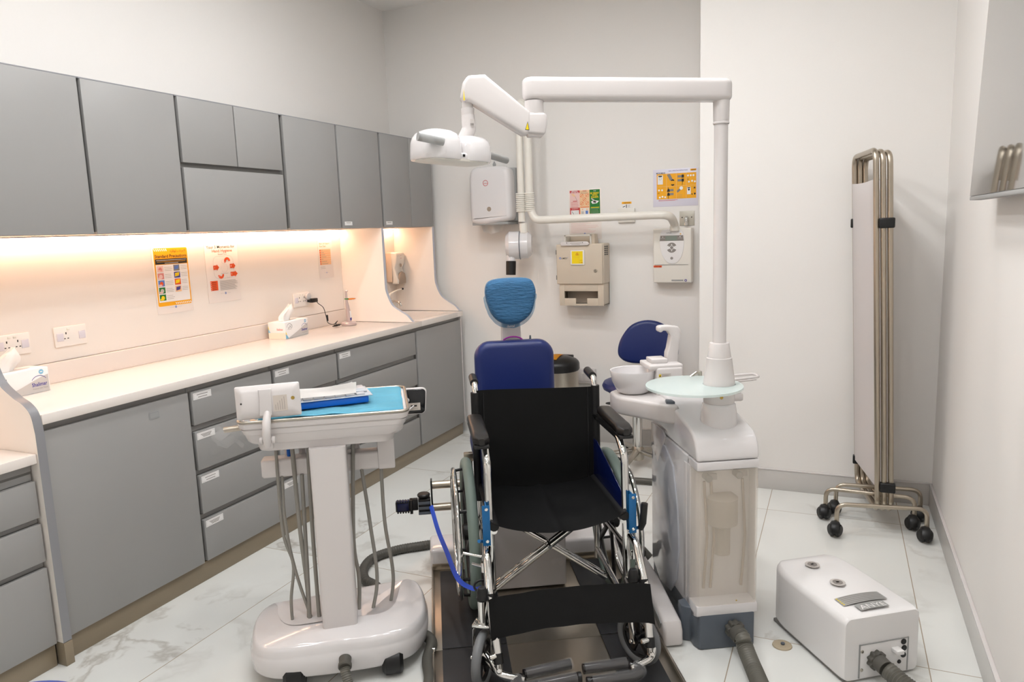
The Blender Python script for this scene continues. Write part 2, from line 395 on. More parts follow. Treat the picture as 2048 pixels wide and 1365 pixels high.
# ------------------------------------------------------------------ upper cabinets
UX, UZ0, UZ1 = -2.708, 1.537, 2.135
def label_plate(m, y, z, w, h, x, lines=2):
    """small white paper label on a front that faces +X"""
    M = MX.Translation((x, y, z)) @ MX.Rotation(PI/2, 4, 'Z')
    m.rect(-w/2, -h/2, w/2, h/2, PAPER, .0008, M); m.rect(-w/2+.004, -h/2+.004, w/2-.004, h/2-.004, INKL, .001, M); m.rect(-w/2+.005, -h/2+.005, w/2-.005, h/2-.005, PAPER, .0012, M)
    for k in range(lines):
        m.rect(-w*.3+.006*k, h*(.16-.3*k/max(1, lines-1)*1.2)-.0015, w*.3-.004*k, h*(.16-.3*k/max(1, lines-1)*1.2)+.0015, INKG, .0014, M)
def upper(y0, y1, fronts, label, plate=None):
    t = thing('wall_cabinet', label, 'cabinet', (XL, (y0+y1)/2, UZ0), 0, 'grey wall cabinets in a row')
    dy = (y0+y1)/2
    MB().b2(.002, UX-XL-.022, y0-dy, y1-dy, .008, UZ1-UZ0, GREYD, .001).b2(.002, UX-XL-.004, y0-dy, y1-dy, UZ1-UZ0, UZ1-UZ0+.006, EDGED, .001).b2(.002, UX-XL-.006, y0-dy, y1-dy, 0, .008, GREYT, .001).obj('body', t)
    for (a, b, z0, z1) in fronts:
        m = MB().b2(UX-XL-.02, UX-XL, a-dy, b-dy, z0-UZ0, z1-UZ0, GREY, .0025, 2)
        m.obj('door', t)
    if plate:
        m = MB(); label_plate(m, plate-dy, .03, .075, .022, UX-XL, 1); m.obj('name_label', t)['label'] = 'small white paper name label'
    return t
upper(1.19, 2.044, [(1.19, 2.037, UZ0, UZ1)], 'grey wall cabinet cut by the left edge of the photo, single wide plain door')
upper(2.046, 2.501, [(2.051, 2.496, UZ0, UZ1)], 'plain grey single door wall cabinet above the yellow safety poster and left double socket')
upper(2.503, 3.181, [(2.513, 2.845, 1.848, UZ1), (2.851, 3.169, 1.848, UZ1), (2.513, 3.169, UZ0, 1.826)], 'grey wall cabinet with two small upper doors and one wide flap below')
upper(3.183, 3.647, [(3.196, 3.642, UZ0, UZ1)], 'plain grey single door wall cabinet right of the one with the flap')
upper(3.649, 4.089, [(3.658, 4.083, UZ0, UZ1)], 'grey single door wall cabinet with small label, left of the double door end cabinet', 3.715)
upper(4.091, 4.742, [(4.104, 4.442, UZ0, UZ1), (4.447, 4.742, UZ0, UZ1)], 'grey double door wall cabinet at the far end above the soap dispenser', 4.16)

# led strips
for (y0, y1, lb) in ((.4, 1.555, 'warm led strip under the wall cabinets left of the curved side panel'), (1.62, 4.06, 'long warm led strip under the wall cabinets along the main worktop'), (4.12, 4.70, 'short warm led strip under the wall cabinet above the soap dispenser')):
    t = thing('led_strip', lb, 'light strip', (XL+.078, (y0+y1)/2, UZ0), 0, 'warm under cabinet light strips')
    h = (y1-y0)/2
    MB().b2(-.012, .012, -h, h, -.006, .0, WHITE, .001).obj('channel', t)
    MB().b2(-.009, .009, -h+.002, h-.002, -.009, -.0062, STRIP, .001).obj('diffuser', t)

# ------------------------------------------------------------------ side panels with an S-curved front edge
def scurve(xb, x_top, x_bot, z_top, z_hi, z_mid, z_lo, z_bot):
    p = [(xb, z_top), (x_top, z_top), (x_top, z_hi+.05)]
    for q in cat([(x_top, z_hi+.05, 0), (x_top+.006, z_hi, 0), (x_top+.045, z_hi-.085, 0), (x_top+.115, z_mid, 0), (x_bot-.045, z_mid-.025, 0), (x_bot-.012, z_mid-.06, 0), (x_bot, z_lo, 0)], 6)[1:]: p.append((q.x, q.y))
    if z_bot < z_lo-.02: p.append((x_bot, z_bot))
    p.append((xb, z_bot)); return p
def side_panel(name, label, y0, y1, pts, mface, medge):
    t = MB().prism([(x-XL, z) for x, z in pts], -(y1-y0)/2, (y1-y0)/2, mface, MXZ, .0, 2, medge).obj(name, None, (XL, (y0+y1)/2, 0), 0, 30)
    tag(t, label, 'panel'); return t
side_panel('side_panel', 'tall cream side panel with S-curved grey edge between low desk and worktop', 1.566, 1.598, scurve(XL+.002, UX, -2.494, UZ0-.002, 1.12, .985, .86, .09), GLOSSW, EDGED)
side_panel('divider_panel', 'cream divider panel with S-curved edge between main worktop and sink niche', 4.062, 4.088, scurve(XL+.002, UX, -2.505, UZ0-.002, 1.12, .99, .924, .924), GLOSSW, EDGE)
side_panel('end_panel', 'cream end panel with S-curved edge closing the sink niche beside the back wall', 4.716, 4.742, scurve(XL+.002, UX, -2.505, UZ0-.002, 1.12, .985, .924, .924), GLOSSW, EDGE)
tag(MB().b2(-.02, .028, -.016, .016, 0, .088, PLINTH, .001).obj('plinth_block', None, (-2.52, 1.582, 0)), 'taupe plinth block under the curved side panel at the floor', 'plinth')

# ------------------------------------------------------------------ worktops
t = thing('worktop', 'long white worktop with upstand and sink over the grey base cabinets', 'worktop', (XL, 3.1, .885))
m = MB(); x1 = -2.5-XL; ZT = .036
m.b2(.002, x1, 1.6-3.1, 4.16-3.1, 0, ZT, TOP, .002); m.b2(.002, x1, 4.66-3.1, 4.742-3.1, 0, ZT, TOP, .002)
m.b2(.002, .13, 4.16-3.1, 4.66-3.1, 0, ZT, TOP, .0005); m.b2(.50, x1, 4.16-3.1, 4.66-3.1, 0, ZT, TOP, .0005)
m.obj('slab', t)
m = MB()
m.b2(.002, .07, 1.6-3.1, 4.06-3.1, ZT, ZT+.085, TOP, .002)
m.obj('upstand', t)
m = MB(); rr = []
for hx, hy, z in ((.185, .25, ZT-.001), (.18, .245, ZT-.02), (.165, .23, -.08), (.14, .2, -.095)): rr.append([V((.315+p[0], 1.31+p[1], z)) for p in rrect(hx, hy, .05)])
m.loft(list(reversed(rr)), TOP, False)
m.poly([(0, 0), (.001, 0), (.001, .001)], TOP, 0)
m.b2(.17, .46, 1.1, 1.52, -.1, -.094, TOP, .001)
m.obj('sink_basin', t)
t = thing('low_desk_top', 'lower white desk top left of the curved side panel', 'desk top', (XL, .9, .758))
MB().b2(.002, x1, -.6, .664, 0, .034, TOP, .002).obj('slab', t)
MB().b2(.002, .07, -.6, .664, .034, .12, TOP, .002).obj('upstand', t)
tag(MB().b2(0, .049, 1.6, 4.06, 1.008, UZ0-.002, GLOSSW, .0).obj('backsplash_panel', None, (XL+.001, 0, 0)), 'glossy cream backsplash panel between the main worktop and wall cabinets', 'backsplash')
tag(MB().b2(0, .049, 4.09, 4.714, .923, UZ0-.002, GLOSSW, .0).obj('backsplash_panel', None, (XL+.001, 0, 0)), 'glossy cream backsplash panel behind the soap dispenser in the sink niche', 'backsplash')
tag(MB().b2(0, .049, .3, 1.564, .88, UZ0-.002, GLOSSW, .0).obj('backsplash_panel', None, (XL+.001, 0, 0)), 'cream backsplash panel above the lower desk at the left edge', 'backsplash')

# ------------------------------------------------------------------ base cabinets
BX = -2.515
def base(y0, y1, fronts, label, plates=(), z1=.884, zb=None, name='base_cabinet', z0=.088, cat_='cabinet', filler=None, group='grey base cabinets in a row'):
    dy = (y0+y1)/2; t = thing(name, label, cat_, (XL, dy, 0), 0, group)
    m = MB().b2(.002, BX-XL-.024, y0-dy, y1-dy, z0, zb or z1, GREYD, .001)
    m.b2(BX-XL-.05, BX-XL-.023, y0-dy, y1-dy, z1-.03 if not zb else zb, z1, GREY, .001)
    m.obj('body', t)
    for kind, a, b, c, d in fronts:
        f = MB().b2(BX-XL-.02, BX-XL, a-dy, b-dy, c, d, GREY, .0025, 2).obj(kind, t)
        if kind == 'drawer':
            MB().b2(BX-XL-.0235, BX-XL-.0205, a-dy, b-dy, d+.001, d+.024, GREY, .0005).obj('grip_channel', f)
    if plates:
        for k, (y, z) in enumerate(plates):
            m = MB(); label_plate(m, y-dy, z, .1, .03, BX-XL, 2+k % 2); m.obj('drawer_label', t)['label'] = 'white printed drawer label'
    if filler:
        MB().b2(.002, BX-XL-.001, filler[0]-dy, filler[1]-dy, z0, z1, WHITE, .001).obj('end_filler', t)['label'] = 'white end filler strip'
    return t
t = base(1.6, 2.245, [('door', 1.604, 2.237, .09, .858)], 'wide grey base cabinet with one plain door next to the curved side panel')
m = MB(); label_plate(m, 2.06-1.9225, .805, .05, .03, BX-XL, 0); m.mats = [GREYP, EDGED, GREY]; m.obj('clear_label', t)
DZ = [(.709, .856), (.507, .679), (.309, .484), (.092, .281)]
for (a, b, lb, n) in ((2.247, 2.752, 'grey four drawer base cabinet left of the delivery cart, all drawers labelled', 4), (2.754, 3.267, 'grey four drawer base cabinet behind the delivery cart screen', 4), (3.269, 4.10, 'widest grey drawer base cabinet, beside the far sink cabinet', 2)):
    base(a, b, [('drawer', a+.007, b-.01, z0, z1) for z0, z1 in DZ], lb, [(a+.065, z1-.022) for z0, z1 in DZ[:n]] if n == 4 else [(a+.065, DZ[0][1]-.022), (a+.065, DZ[1][1]-.022)])
base(4.102, 4.742, [('door', 4.11, 4.728, .09, .858)], 'grey sink cabinet with one plain door at the far end of the row', filler=(4.729, 4.742), zb=.77)
base(.95, 1.563, [('drawer', .96, 1.558, .563, .695), ('drawer', .96, 1.558, .402, .54), ('drawer', .96, 1.558, .09, .378)], 'low grey three drawer unit under the low desk top at the left edge', z1=.757, name='drawer_unit')
tag(MB().b2(-.03, 0, -1.56, 1.56, 0, .087, PLINTH, .001).obj('plinth', None, (-2.53, 3.16, 0)), 'long taupe plinth under the grey base cabinets', 'plinth')
tag(MB().b2(-.03, 0, -.3, .3, 0, .087, PLINTH, .001).obj('plinth', None, (-2.533, 1.26, 0)), 'short taupe plinth under the low drawer unit at the left edge', 'plinth')
# ------------------------------------------------------------------ posters on the left wall (front faces +X)
XB = XL+.0508
def poster(name, label, x, y, z, w, h, rz, draw, cat_='poster', grp=None, base=LAMINATE, pad=.008):
    t = thing(name, label, cat_, (x, y, z), rz, grp)
    m = MB().b2(-w/2-pad, w/2+pad, -.0015, 0, -pad-.03, h+pad, base, .0005); m.obj('laminated_sheet', t)
    m = MB(); draw(m, w, h); m.obj('print', t)
    return t
def lines(m, x0, x1, z, n, dz, mt, hh=.0012, d=.0026, rag=.25, right=False):
    for i in range(n):
        L = (x1-x0)*(1-rag*random.random())
        if right: m.rect(x1-L, z-i*dz-hh/2, x1, z-i*dz+hh/2, mt, d)
        else: m.rect(x0, z-i*dz-hh/2, x0+L, z-i*dz+hh/2, mt, d)
def seal(m, x, z, r=.006):
    m.disc(x, z, r, BLUI, .0024, r*.55); m.disc(x, z, r*.3, BLUI, .0024)
    m.rect(x-r*6, z-.0006, x-r*1.6, z+.0006, INKL, .0024); m.rect(x+r*1.6, z-.0006, x+r*6, z+.0006, INKL, .0024)
def draw_std(m, w, h):
    def X(u): return -w/2+w*u
    def Z(v): return h*(1-v)
    m.prism(rrect(w/2, h/2, .008, 3, 0, h/2), .0017, .0019, YEL, MXZ)
    m.rect(X(.035), Z(.93), X(.965), Z(.285), PAPER, .0022)
    for i in range(7):
        m.poly([(X(.015+i*.055), Z(.012)), (X(.04+i*.055), Z(.012)), (X(.065+i*.055), Z(.052)), (X(.04+i*.055), Z(.052))], PAPER, .0022)
    for i in range(9):
        m.poly([(X(.5+i*.055), Z(.955)), (X(.525+i*.055), Z(.955)), (X(.55+i*.055), Z(.985)), (X(.525+i*.055), Z(.985))], PAPER, .0022)
    try: m.text('\uFE94\uFEF4\uFE8B\uFE8E\uFED7\uFEEE\uFEDF\uFE8D \uFE95\uFE8D\uFE80\uFE8D\uFEAE\uFE9F\uFEF9\uFE8D'.replace('\uFEF9\uFE8D', '\uFEF9\uFE8D'), X(.95), Z(.075), .017, INK, .0024, 'RIGHT', w*.46)
    except Exception as e: print('arabic', e)
    m.text('Standard Precautions', 0, Z(.165), .022, INK, .0024, 'CENTER', w*.93, .012)
    m.rect(X(.03), Z(.275), X(.97), Z(.185), INK, .0024)
    for k, (a, b) in enumerate(((.06, .94), (.08, .92), (.3, .7))): m.rect(X(a), Z(.208+.026*k)-.0009, X(b), Z(.208+.026*k)+.0009, PAPER if k != 1 else YEL, .0026)
    cols = [(PINK, ROSE), (ROSE, PINK), (ORG, BLUI), (INKL, GRN), (YELB, GRN)]
    c2 = [(BLUI, INKG), (YELB, PURP), (YELB, ORG), (PURP, PEACH)]
    for i in range(5):
        z = Z(.36+.123*i); a, b = cols[i]
        m.rect(X(.06), z-.014, X(.24), z+.016, b, .0024); m.disc(X(.15), z-.001, .011, a, .0026, n=7); m.rect(X(.07), z-.013, X(.16), z-.004, ROSE if i < 4 else YELB, .0028)
        lines(m, X(.27), X(.5), z+.008, 3, .008, INKG)
        if i < 4:
            a, b = c2[i]
            m.rect(X(.54), z-.012, X(.72), z+.018, b, .0024); m.poly([(X(.57), z+.012), (X(.70), z+.015), (X(.68), z-.002), (X(.56), z-.006)], a, .0026)
            lines(m, X(.75), X(.96), z+.011, 3, .008, INKG)
    seal(m, X(.5), Z(1.03))
poster('safety_poster', 'yellow bordered Standard Precautions poster on the cream backsplash', XB, 2.684, 1.181, .205, .285, PI/2, draw_std, grp='laminated hygiene posters')
def arrow(m, x, z, w, h, mt, d):
    m.poly([(x, z-h*.36), (x+w*.68, z-h*.36), (x+w*.68, z+h*.36), (x, z+h*.36)], mt, d)
    m.poly([(x+w*.62, z-h*.55), (x+w, z), (x+w*.62, z+h*.55)], mt, d)
def draw_hand(m, w, h):
    def X(u): return -w/2+w*u
    def Z(v): return h*(1-v)
    m.text('Your 5 Moments for', X(.02), Z(.075), .023, INK, .0022, 'LEFT', w*.93, .004)
    m.text('Hand Hygiene', X(.52), Z(.15), .022, ORG, .0022, 'CENTER', w*.66, .004)
    m.text('Dental Care', X(.52), Z(.205), .01, INK, .0022, 'CENTER', w*.28)
    loop = rrect(w*.33, h*.22, .03, 5, X(.53), Z(.45))
    pts = resample([V((a, b, 0)) for a, b in loop+[loop[0]]], .0075)
    for p in pts: m.rect(p.x-.0013, p.y-.0011, p.x+.0013, p.y+.0011, INKG, .0022)
    m.disc(X(.53), Z(.34), .012, INKL, .0022, .0105); m.poly([(X(.46), Z(.38)), (X(.6), Z(.38)), (X(.62), Z(.52)), (X(.44), Z(.52))], LAMINATE, .0023)
    m.disc(X(.55), Z(.47), .024, INKL, .0022, .0228); m.rect(X(.42), Z(.58), X(.66), Z(.57), INKL, .0022)
    m.disc(X(.66), Z(.34), .022, ORG, .0026, .009, 0, 200); m.poly([(X(.555), Z(.34)), (X(.625), Z(.34)), (X(.59), Z(.375))], ORG, .0027)
    m.text('2', X(.56), Z(.375), .014, PAPER, .003)
    m.disc(X(.42), Z(.6), .021, ORG, .0026, .008, 180, 370); m.text('3', X(.34), Z(.63), .014, PAPER, .003)
    arrow(m, X(.19), Z(.45), .04, .032, ORG, .0026); m.text('1', X(.215), Z(.465), .014, PAPER, .003)
    arrow(m, X(.74), Z(.44), .04, .032, ORG, .0026); m.text('4', X(.76), Z(.455), .014, PAPER, .003)
    arrow(m, X(.74), Z(.6), .052, .032, ORG, .0026); m.text('5', X(.76), Z(.615), .014, PAPER, .003)
    m.disc(X(.66), Z(.62), .013, INKL, .0022, .0122)
    m.rect(X(.05), Z(.9), X(.29), Z(.71), ORG, .0024)
    for k in range(5): m.rect(X(.1), Z(.74+.035*k)-.001, X(.24), Z(.74+.035*k)+.001, INK, .0027); m.disc(X(.07), Z(.74+.035*k), .0022, PAPER, .0028, n=8)
    lines(m, X(.36), X(.97), Z(.72), 11, .0049, INKG, .0014, .0024, .2)
    seal(m, X(.52), Z(.97))
poster('hygiene_poster', 'white poster with orange numbered arrows titled Your 5 Moments for Hand Hygiene', XB, 3.016, 1.202, .215, .27, PI/2, draw_hand, grp='laminated hygiene posters')
def draw_life(m, w, h):
    def X(u): return -w/2+w*u
    def Z(v): return h*(1-v)
    m.text('Basic Life Support', X(.05), Z(.09), .0155, GRN, .0022, 'LEFT', w*.8, .006); m.text('Flow Chart', X(.05), Z(.18), .0155, GRN, .0022, 'LEFT', w*.5, .006)
    m.rect(X(.04), Z(.76), X(.9), Z(.25), PEACH, .0022)
    for k in range(7):
        z = Z(.285+.073*k); m.rect(X(.04), z-.004, X(.12), z+.004, ORG, .0026); m.rect(X(.15), z-.001, X(.3+.08*(k % 4)+.2*(k > 4)), z+.001, INKG, .0026); m.rect(X(.04), z-.0068, X(.9), z-.006, ORG, .0025)
    lines(m, X(.05), X(.5), Z(.82), 3, .006, INKG, .001, .0024)
    seal(m, X(.5), Z(1.02), .004)
poster('life_support_poster', 'small orange Basic Life Support flow chart near the divider panel', XB, 3.898, 1.266, .13, .196, PI/2, draw_life, grp='laminated hygiene posters')

# ------------------------------------------------------------------ sockets on the left wall
def double_socket(y, z, label, outlets=(-1, 1)):
    t = thing('wall_socket', label, 'socket', (XB, y, z), PI/2, 'white double wall sockets')
    MB().b2(-.073, .073, -.009, 0, -.043, .043, SOCK, .003).obj('plate', t)
    for s in (-1, 1):
        m = MB()
        m.b2(s*.05-.015, s*.05+.015, -.0125, -.0085, -.018, .016, mat('rocker_white', '#dcd9e2', .25) if 'rocker_white' not in bpy.data.materials else bpy.data.materials['rocker_white'], .002)
        m.obj('rocker_switch', t)
        if s not in outlets: continue
        m = MB().rect(s*.022-.0025, .009, s*.022+.0025, .018, INK, .0094).rect(s*.022-.011, -.011, s*.022-.004, -.007, INK, .0094).rect(s*.022+.004, -.011, s*.022+.011, -.007, INK, .0094)
        m.obj('pin_holes', t)
        MB().box((s*.011, -.010, .030), (.012, .003, .009), CREAM, .001).obj('indicator', t)
    return t
double_socket(1.862, 1.107, 'white double socket partly behind the near tissue box at the left edge')
double_socket(2.112, 1.109, 'white double socket right of the near tissue box with empty outlet', (-1,))
t = double_socket(3.626, 1.112, 'white double socket with a round adapter and black charger plugged in')
p = thing('charger_plug', 'black charger plug with its cable in the far double socket', 'charger', (XB, 3.679, 1.107), PI/2)
MB().cyl((-.005, -.028, .022), (-.005, -.010, .022), .023, WHITE, 24, .023, .003).obj('round_adapter', p)['label'] = 'round white adapter'
m = MB().box((.024, -.035, -.006), (.055, .03, .026), BLACK, .005, 3).box((-.012, -.035, -.006), (.03, .018, .016), BLACK, .004, 3)
m.obj('plug_body', p)
cb = cat([(.05, -.035, -.012), (.062, -.04, -.03), (.085, -.06, -.06), (.088, -.075, -.12), (.082, -.09, -.155), (.11, -.11, -.168), (.14, -.12, -.15), (.07+.04, -.13, -.16)], 8)
MB().tube(cb, .0022, BLACK, 8).tube(cat([(.13, -.11, -.165), (.10, -.15, -.171), (.07, -.17, -.172), (.05, -.15, -.173), (.09, -.13, -.172), (.15, -.14, -.172)], 8), .0025, BLACK, 8).box((.093, -.15, -.170), (.05, .014, .012), BLACK, .003).obj('cable', p)
MB().cyl((.087, -.083, -.105), (.083, -.087, -.145), .006, BLACK, 12, bev=.003).obj('ferrite', p)

# curing light standing on the worktop
t = thing('curing_light', 'slim dental curing light with orange shield standing in a round dock', 'curing light', (-2.885, 3.89, .9216), PI/2)
MB().lathe([(0, 0), (.046, 0), (.05, .004), (.05, .016), (.044, .022), (.02, .024), (0, .024)], mat('pinkish_silver', '#c9b9b6', .3, .4), 32).obj('dock', t)
m = MB(); SIL = bpy.data.materials['pinkish_silver']
m.tube([(.005, 0, .02), (.003, 0, .08), (-.004, 0, .125), (-.008, 0, .15), (-.009, 0, .20), (-.010, 0, .215)], [.017, .016, .012, .0085, .0075, .007], SIL, 16)
m.ell((-.008, -.004, .222), (.009, .011, .008), SIL); m.obj('handpiece', t)
M = MX.Translation((0, -.0155, 0))
m = MB(); m.box((.004, -.0135, .07), (.014, .006, .045), PAPER, .002).box((.005, -.014, .04), (.016, .006, .018), PURP, .002).obj('button_panel', t)
m = MB().ell((.028, -.004, .168), (.048, .018, .006), AMBER, MX.Rotation(R(2), 4, 'Y')).ell((-.006, 0, .171), (.016, .014, .005), GRN); m.obj('light_shield', t)

# tissue boxes
def tissue_box(loc, rz, label):
    t = thing('tissue_box', label, 'tissue box', loc, rz, 'boxes of tissues on the worktop')
    L, W, H_ = .236, .112, .096
    m = MB().b2(-L/2, L/2, -W/2, W/2, 0, H_, PAPER, .0015)
    m.prism([(x*.75, y*.6) for x, y in [(.11*math.cos(2*PI*i/24), .035*math.sin(2*PI*i/24)) for i in range(24)]], H_+.0003, H_+.0008, INKL)
    m.obj('carton', t)
    m = MB(); F = MX.Translation((0, -W/2-.0004, 0))
    m.poly([(-L/2+.02, .001), (L/2-.003, .001), (L/2-.003, .068), (L/2-.04, .058), (0, .03)], INKL, 0, F)
    m.poly([(-L/2+.002, .002), (-L/2+.03, .002), (-L/2+.008, .03), (-L/2+.002, .035)], SKY, .0002, F); m.poly([(-L/2+.002, .03), (-L/2+.016, .018), (-L/2+.004, .045)], YELB, .0003, F)
    m.text('Shalimar', .045, .026, .021, PURP, .0004, 'LEFT', .062, .02, F); m.text('Premium Soft Tissue', .047, .014, .008, INKG, .0004, 'LEFT', .06, 0, F)
    m.disc(.076, .032, .036, PURP, .0004, .034, 35, 145, 20, F)
    m.text('\u0634\u0627\u0644', -.09, .062, .02, INK, .0004, 'LEFT', None, 0, F); m.disc(-.075, .056, .03, INK, .0004, .0283, 20, 160, 18, F); m.rect(-.095, .052, -.055, .0535, INKG, .0004, F)
    sp = [(.088+(.011 if i % 2 else .0085)*math.cos(2*PI*i/24), .081+(.011 if i % 2 else .0085)*math.sin(2*PI*i/24)) for i in range(24)]
    m.poly(sp, SKY, .0004, F); m.rect(.083, .079, .093, .083, PAPER, .0006, F)
    G = MX.Rotation(-PI/2, 4, 'Z') @ MX.Translation((0, -L/2-.0004, 0))
    m.rect(-W/2+.001, .0, W/2-.001, .036, mat('carton_cream', '#ece2cf', .5) if 'carton_cream' not in bpy.data.materials else bpy.data.materials['carton_cream'], 0, G); m.text('Shalimar', .0, .05, .016, PINK, .0004, 'LEFT', .042, .02, G)
    m.poly([(-W/2+.001, .036), (-W/2+.014, .036), (-W/2+.001, .06)], SKY, .0003, G); m.poly([(-W/2+.001, .06), (-W/2+.008, .05), (-W/2+.001, .075)], YELB, .0003, G)
    m.obj('print', t)
    rr = []
    for k in range(15):
        v = k/14; cx = -.03+.055*v**1.5; ax = .050*(1-v)**.5*.7+.021*math.sin(PI*min(1, v*1.02))+.006; ay = .010+.012*math.sin(PI*v)*.8
        rr.append([V((cx+ax*math.cos(q)*(1+.16*math.sin(3*q+v*5)), ay*math.sin(q)*(1+.35*math.sin(5*q+v*3))+.006*math.sin(v*6), H_-.004+.098*v-.022*v*abs(math.cos(q))**2)) for q in [2*PI*j/28 for j in range(28)]])
    MB().loft(rr, TISSUE).obj('tissue', t, ang=70)
    return t
tissue_box((-2.942, 3.385, .9215), R(97), 'white tissue box in the middle of the worktop below the charger socket')
tissue_box((-2.95, 1.785, .9215), R(91), 'white tissue box at the left end of the worktop beside the curved side panel')

# soap dispenser and tap in the niche
t = thing('soap_dispenser', 'white wall soap dispenser with taupe push lever in the sink niche', 'soap dispenser', (XB, 4.645, 1.13), PI/2)
m = MB().b2(-.055, .055, -.05, 0, .012, .23, mat('dispenser_back', '#d8c4b0', .35), .006, 3); m.obj('back_housing', t)
prof = [(-.045, .235), (-.09, .228), (-.10, .2), (-.092, .15), (-.075, .115), (-.082, .07), (-.1, .03), (-.098, .0), (-.05, -.003), (-.045, .0)]
m = MB().prism([(y, z) for y, z in prof], -.058, .058, CREAM, MYZ, .012, 4); m.obj('front_cover', t)
m = MB().prism([(-.042, .0), (.042, .0), (.046, .035), (.034, .075), (.0, .092), (-.034, .075), (-.046, .035)], .09, .106, GREYT, MXZ, .006, 3); m.obj('push_lever', t)
m = MB().disc(.0, .135, .013, GREYT, .094).disc(0, .195, .011, RED, .0985, .009).text('swan', 0, .191, .008, RED, .0985, 'CENTER'); m.obj('window_and_logo', t)
t = thing('tap', 'small cream long lever tap behind the divider panel at the sink', 'tap', (-2.955, 4.47, .9215))
MB().lathe([(0, 0), (.024, 0), (.022, .01), (.019, .02), (.019, .11), (.016, .12), (0, .122)], CHROME, 24).obj('body', t)
MB().tube([(0, 0, .06), (.04, -.01, .10), (.11, -.02, .085), (.115, -.02, .06)], .009, CHROME, 14, .04).obj('spout', t)
MB().tube([(0, 0, .125), (0, .03, .145), (.0, .12, .163), (0, .185, .168)], [.013, .008, .006, .0055], CREAM, 12).box((0, .19, .168), (.018, .018, .014), BLACK, .003).obj('lever', t)

# ------------------------------------------------------------------ back wall (fronts face -Y)
t = thing('paper_towel_dispenser', 'white paper towel dispenser with grey side on the back wall', 'towel dispenser', (-2.19, YB, 1.545))
m = MB().b2(-.15, .165, -.12, 0, .01, .37, GREYP, .012, 3); m.obj('back_housing', t)
sh = [(-.155, .03), (-.148, .0), (.0, -.012), (.13, .03), (.16, .01), (.165, .03), (.158, .33), (.12, .375), (-.11, .38), (-.15, .35)]
sh = [(-.152, .06), (-.138, .004), (-.05, -.01), (.05, .0), (.14, .016), (.16, .07), (.156, .2), (.152, .32), (.12, .372), (.0, .382), (-.11, .378), (-.148, .33), (-.153, .2)]
sh = [(p.x, p.y) for p in cat([(a, b, 0) for a, b in sh], 5, True)]
m = MB().prism(sh, .09, .215, WHITEG, MXZ, .035, 5); m.obj('front_cover', t)
m = MB().disc(-.0, .095, .016, GREYT, .2158).disc(-.02, .27, .02, RED, .2158, .017).text('swan', -.02, .264, .014, RED, .2158, 'CENTER', .03); m.obj('window_and_logo', t)
m = MB().b2(-.14, .13, -.2, -.02, -.012, .006, GREYP, .003); m.obj('outlet_tray', t)
m = MB().prism([(-.009, .372), (.009, .372), (.013, .4), (0, .425), (-.013, .4)], .1, .106, GREYP, MXZ, .002); m.obj('lock_key', t)
def towel(u, v): return V((-.11+.19*u*(1-.25*v)+.02*v, -.13+.01*math.sin(u*9), -.0-.075*v*(1-.5*abs(u-.45))))
m = MB().grid(towel, 16, 6, TISSUE, .001); m.obj('paper_towel', t)['label'] = 'white paper towel end hanging out'

# sharps container cabinet
t = thing('sharps_cabinet', 'beige lockable sharps container cabinet with yellow window on the back wall', 'sharps cabinet', (-1.572, YB, .975))
SD = -.15
m = MB().b2(-.16, .165, SD+.012, 0, .145, .412, BEIGE, .008, 3); m.obj('cabinet_body', t)
m = MB().b2(-.163, .158, SD, SD+.0125, .146, .412, BEIGE, .006, 3); m.obj('door', t)
m = MB().b2(-.15, .16, -.014, 0, .0, .145, BEIGE, .002).b2(-.15, -.135, SD+.02, 0, .002, .145, BEIGE, .001).b2(.148, .16, SD+.02, 0, .002, .145, BEIGE, .001).b2(-.15, .16, SD+.02, 0, 0, .008, BEIGE, .001)
for a, b, c, d in ((-.15, -.115, .0, .145), (.12, .16, .0, .145), (-.115, .12, .098, .145), (-.115, -.035, .0, .05), (.045, .12, .0, .05), (-.035, .045, 0, .012)): m.b2(a, b, SD+.013, SD+.02, c, d, BEIGE, .0005)
m.b2(-.12, .14, -.06, -.055, .01, .13, BEIGED, .001)
m.obj('glove_holder', t)
m = MB().b2(-.062, .038, SD-.008, SD+.004, .272, .372, CREAM, .008, 3); m.obj('window_frame', t)
F = MX.Translation((0, SD-.008, 0))
m = MB().rect(-.05, .283, .026, .365, YELB, .0003, F).rect(.002, .283, .0026, .365, INKG, .0006, F)
m.rect(-.05, .357, .026, .3575, INKG, .0006, F).rect(-.045, .325, -.002, .3255, INKG, .0006, F)
for a in (0, 120, 240): m.disc(-.012+.005*math.cos(R(a+90)), .345+.005*math.sin(R(a+90)), .006, RED, .0006, .0042, M=F)
m.text('SHARPS', .013, .303, .006, RED, .0006, 'CENTER', .02, 0, F); m.text('7.5 M', .013, .287, .01, RED, .0006, 'CENTER', .02, .02, F)
m.obj('yellow_window', t)
F = MX.Translation((0, SD, 0))
m = MB().disc(-.135, .32, .007, BLUI, .0004, .0035, M=F).text('LMED', -.126, .314, .015, INK, .0004, 'LEFT', .04, .01, F).text('+', -.085, .32, .013, BLUI, .0004, M=F); m.obj('brand_label', t)
m = MB().cyl((.11, SD-.006, .235), (.11, SD+.002, .235), .011, STEEL, 20).box((.11, SD-.0065, .235), (.002, .002, .01), BLACK, 0); m.obj('lock', t)
for k in range(5):
    for q in range(2): MB().b2(.163, .1665, -.125+q*.045, -.09+q*.045, .335+k*.013, .342+k*.013, BLACK, .0005).obj('vent_slot', t)
for z in (.175, .345): MB().cyl((-.164, SD+.01, z), (-.164, SD+.01, z+.03), .006, GREYD, 10).obj('hinge', t)
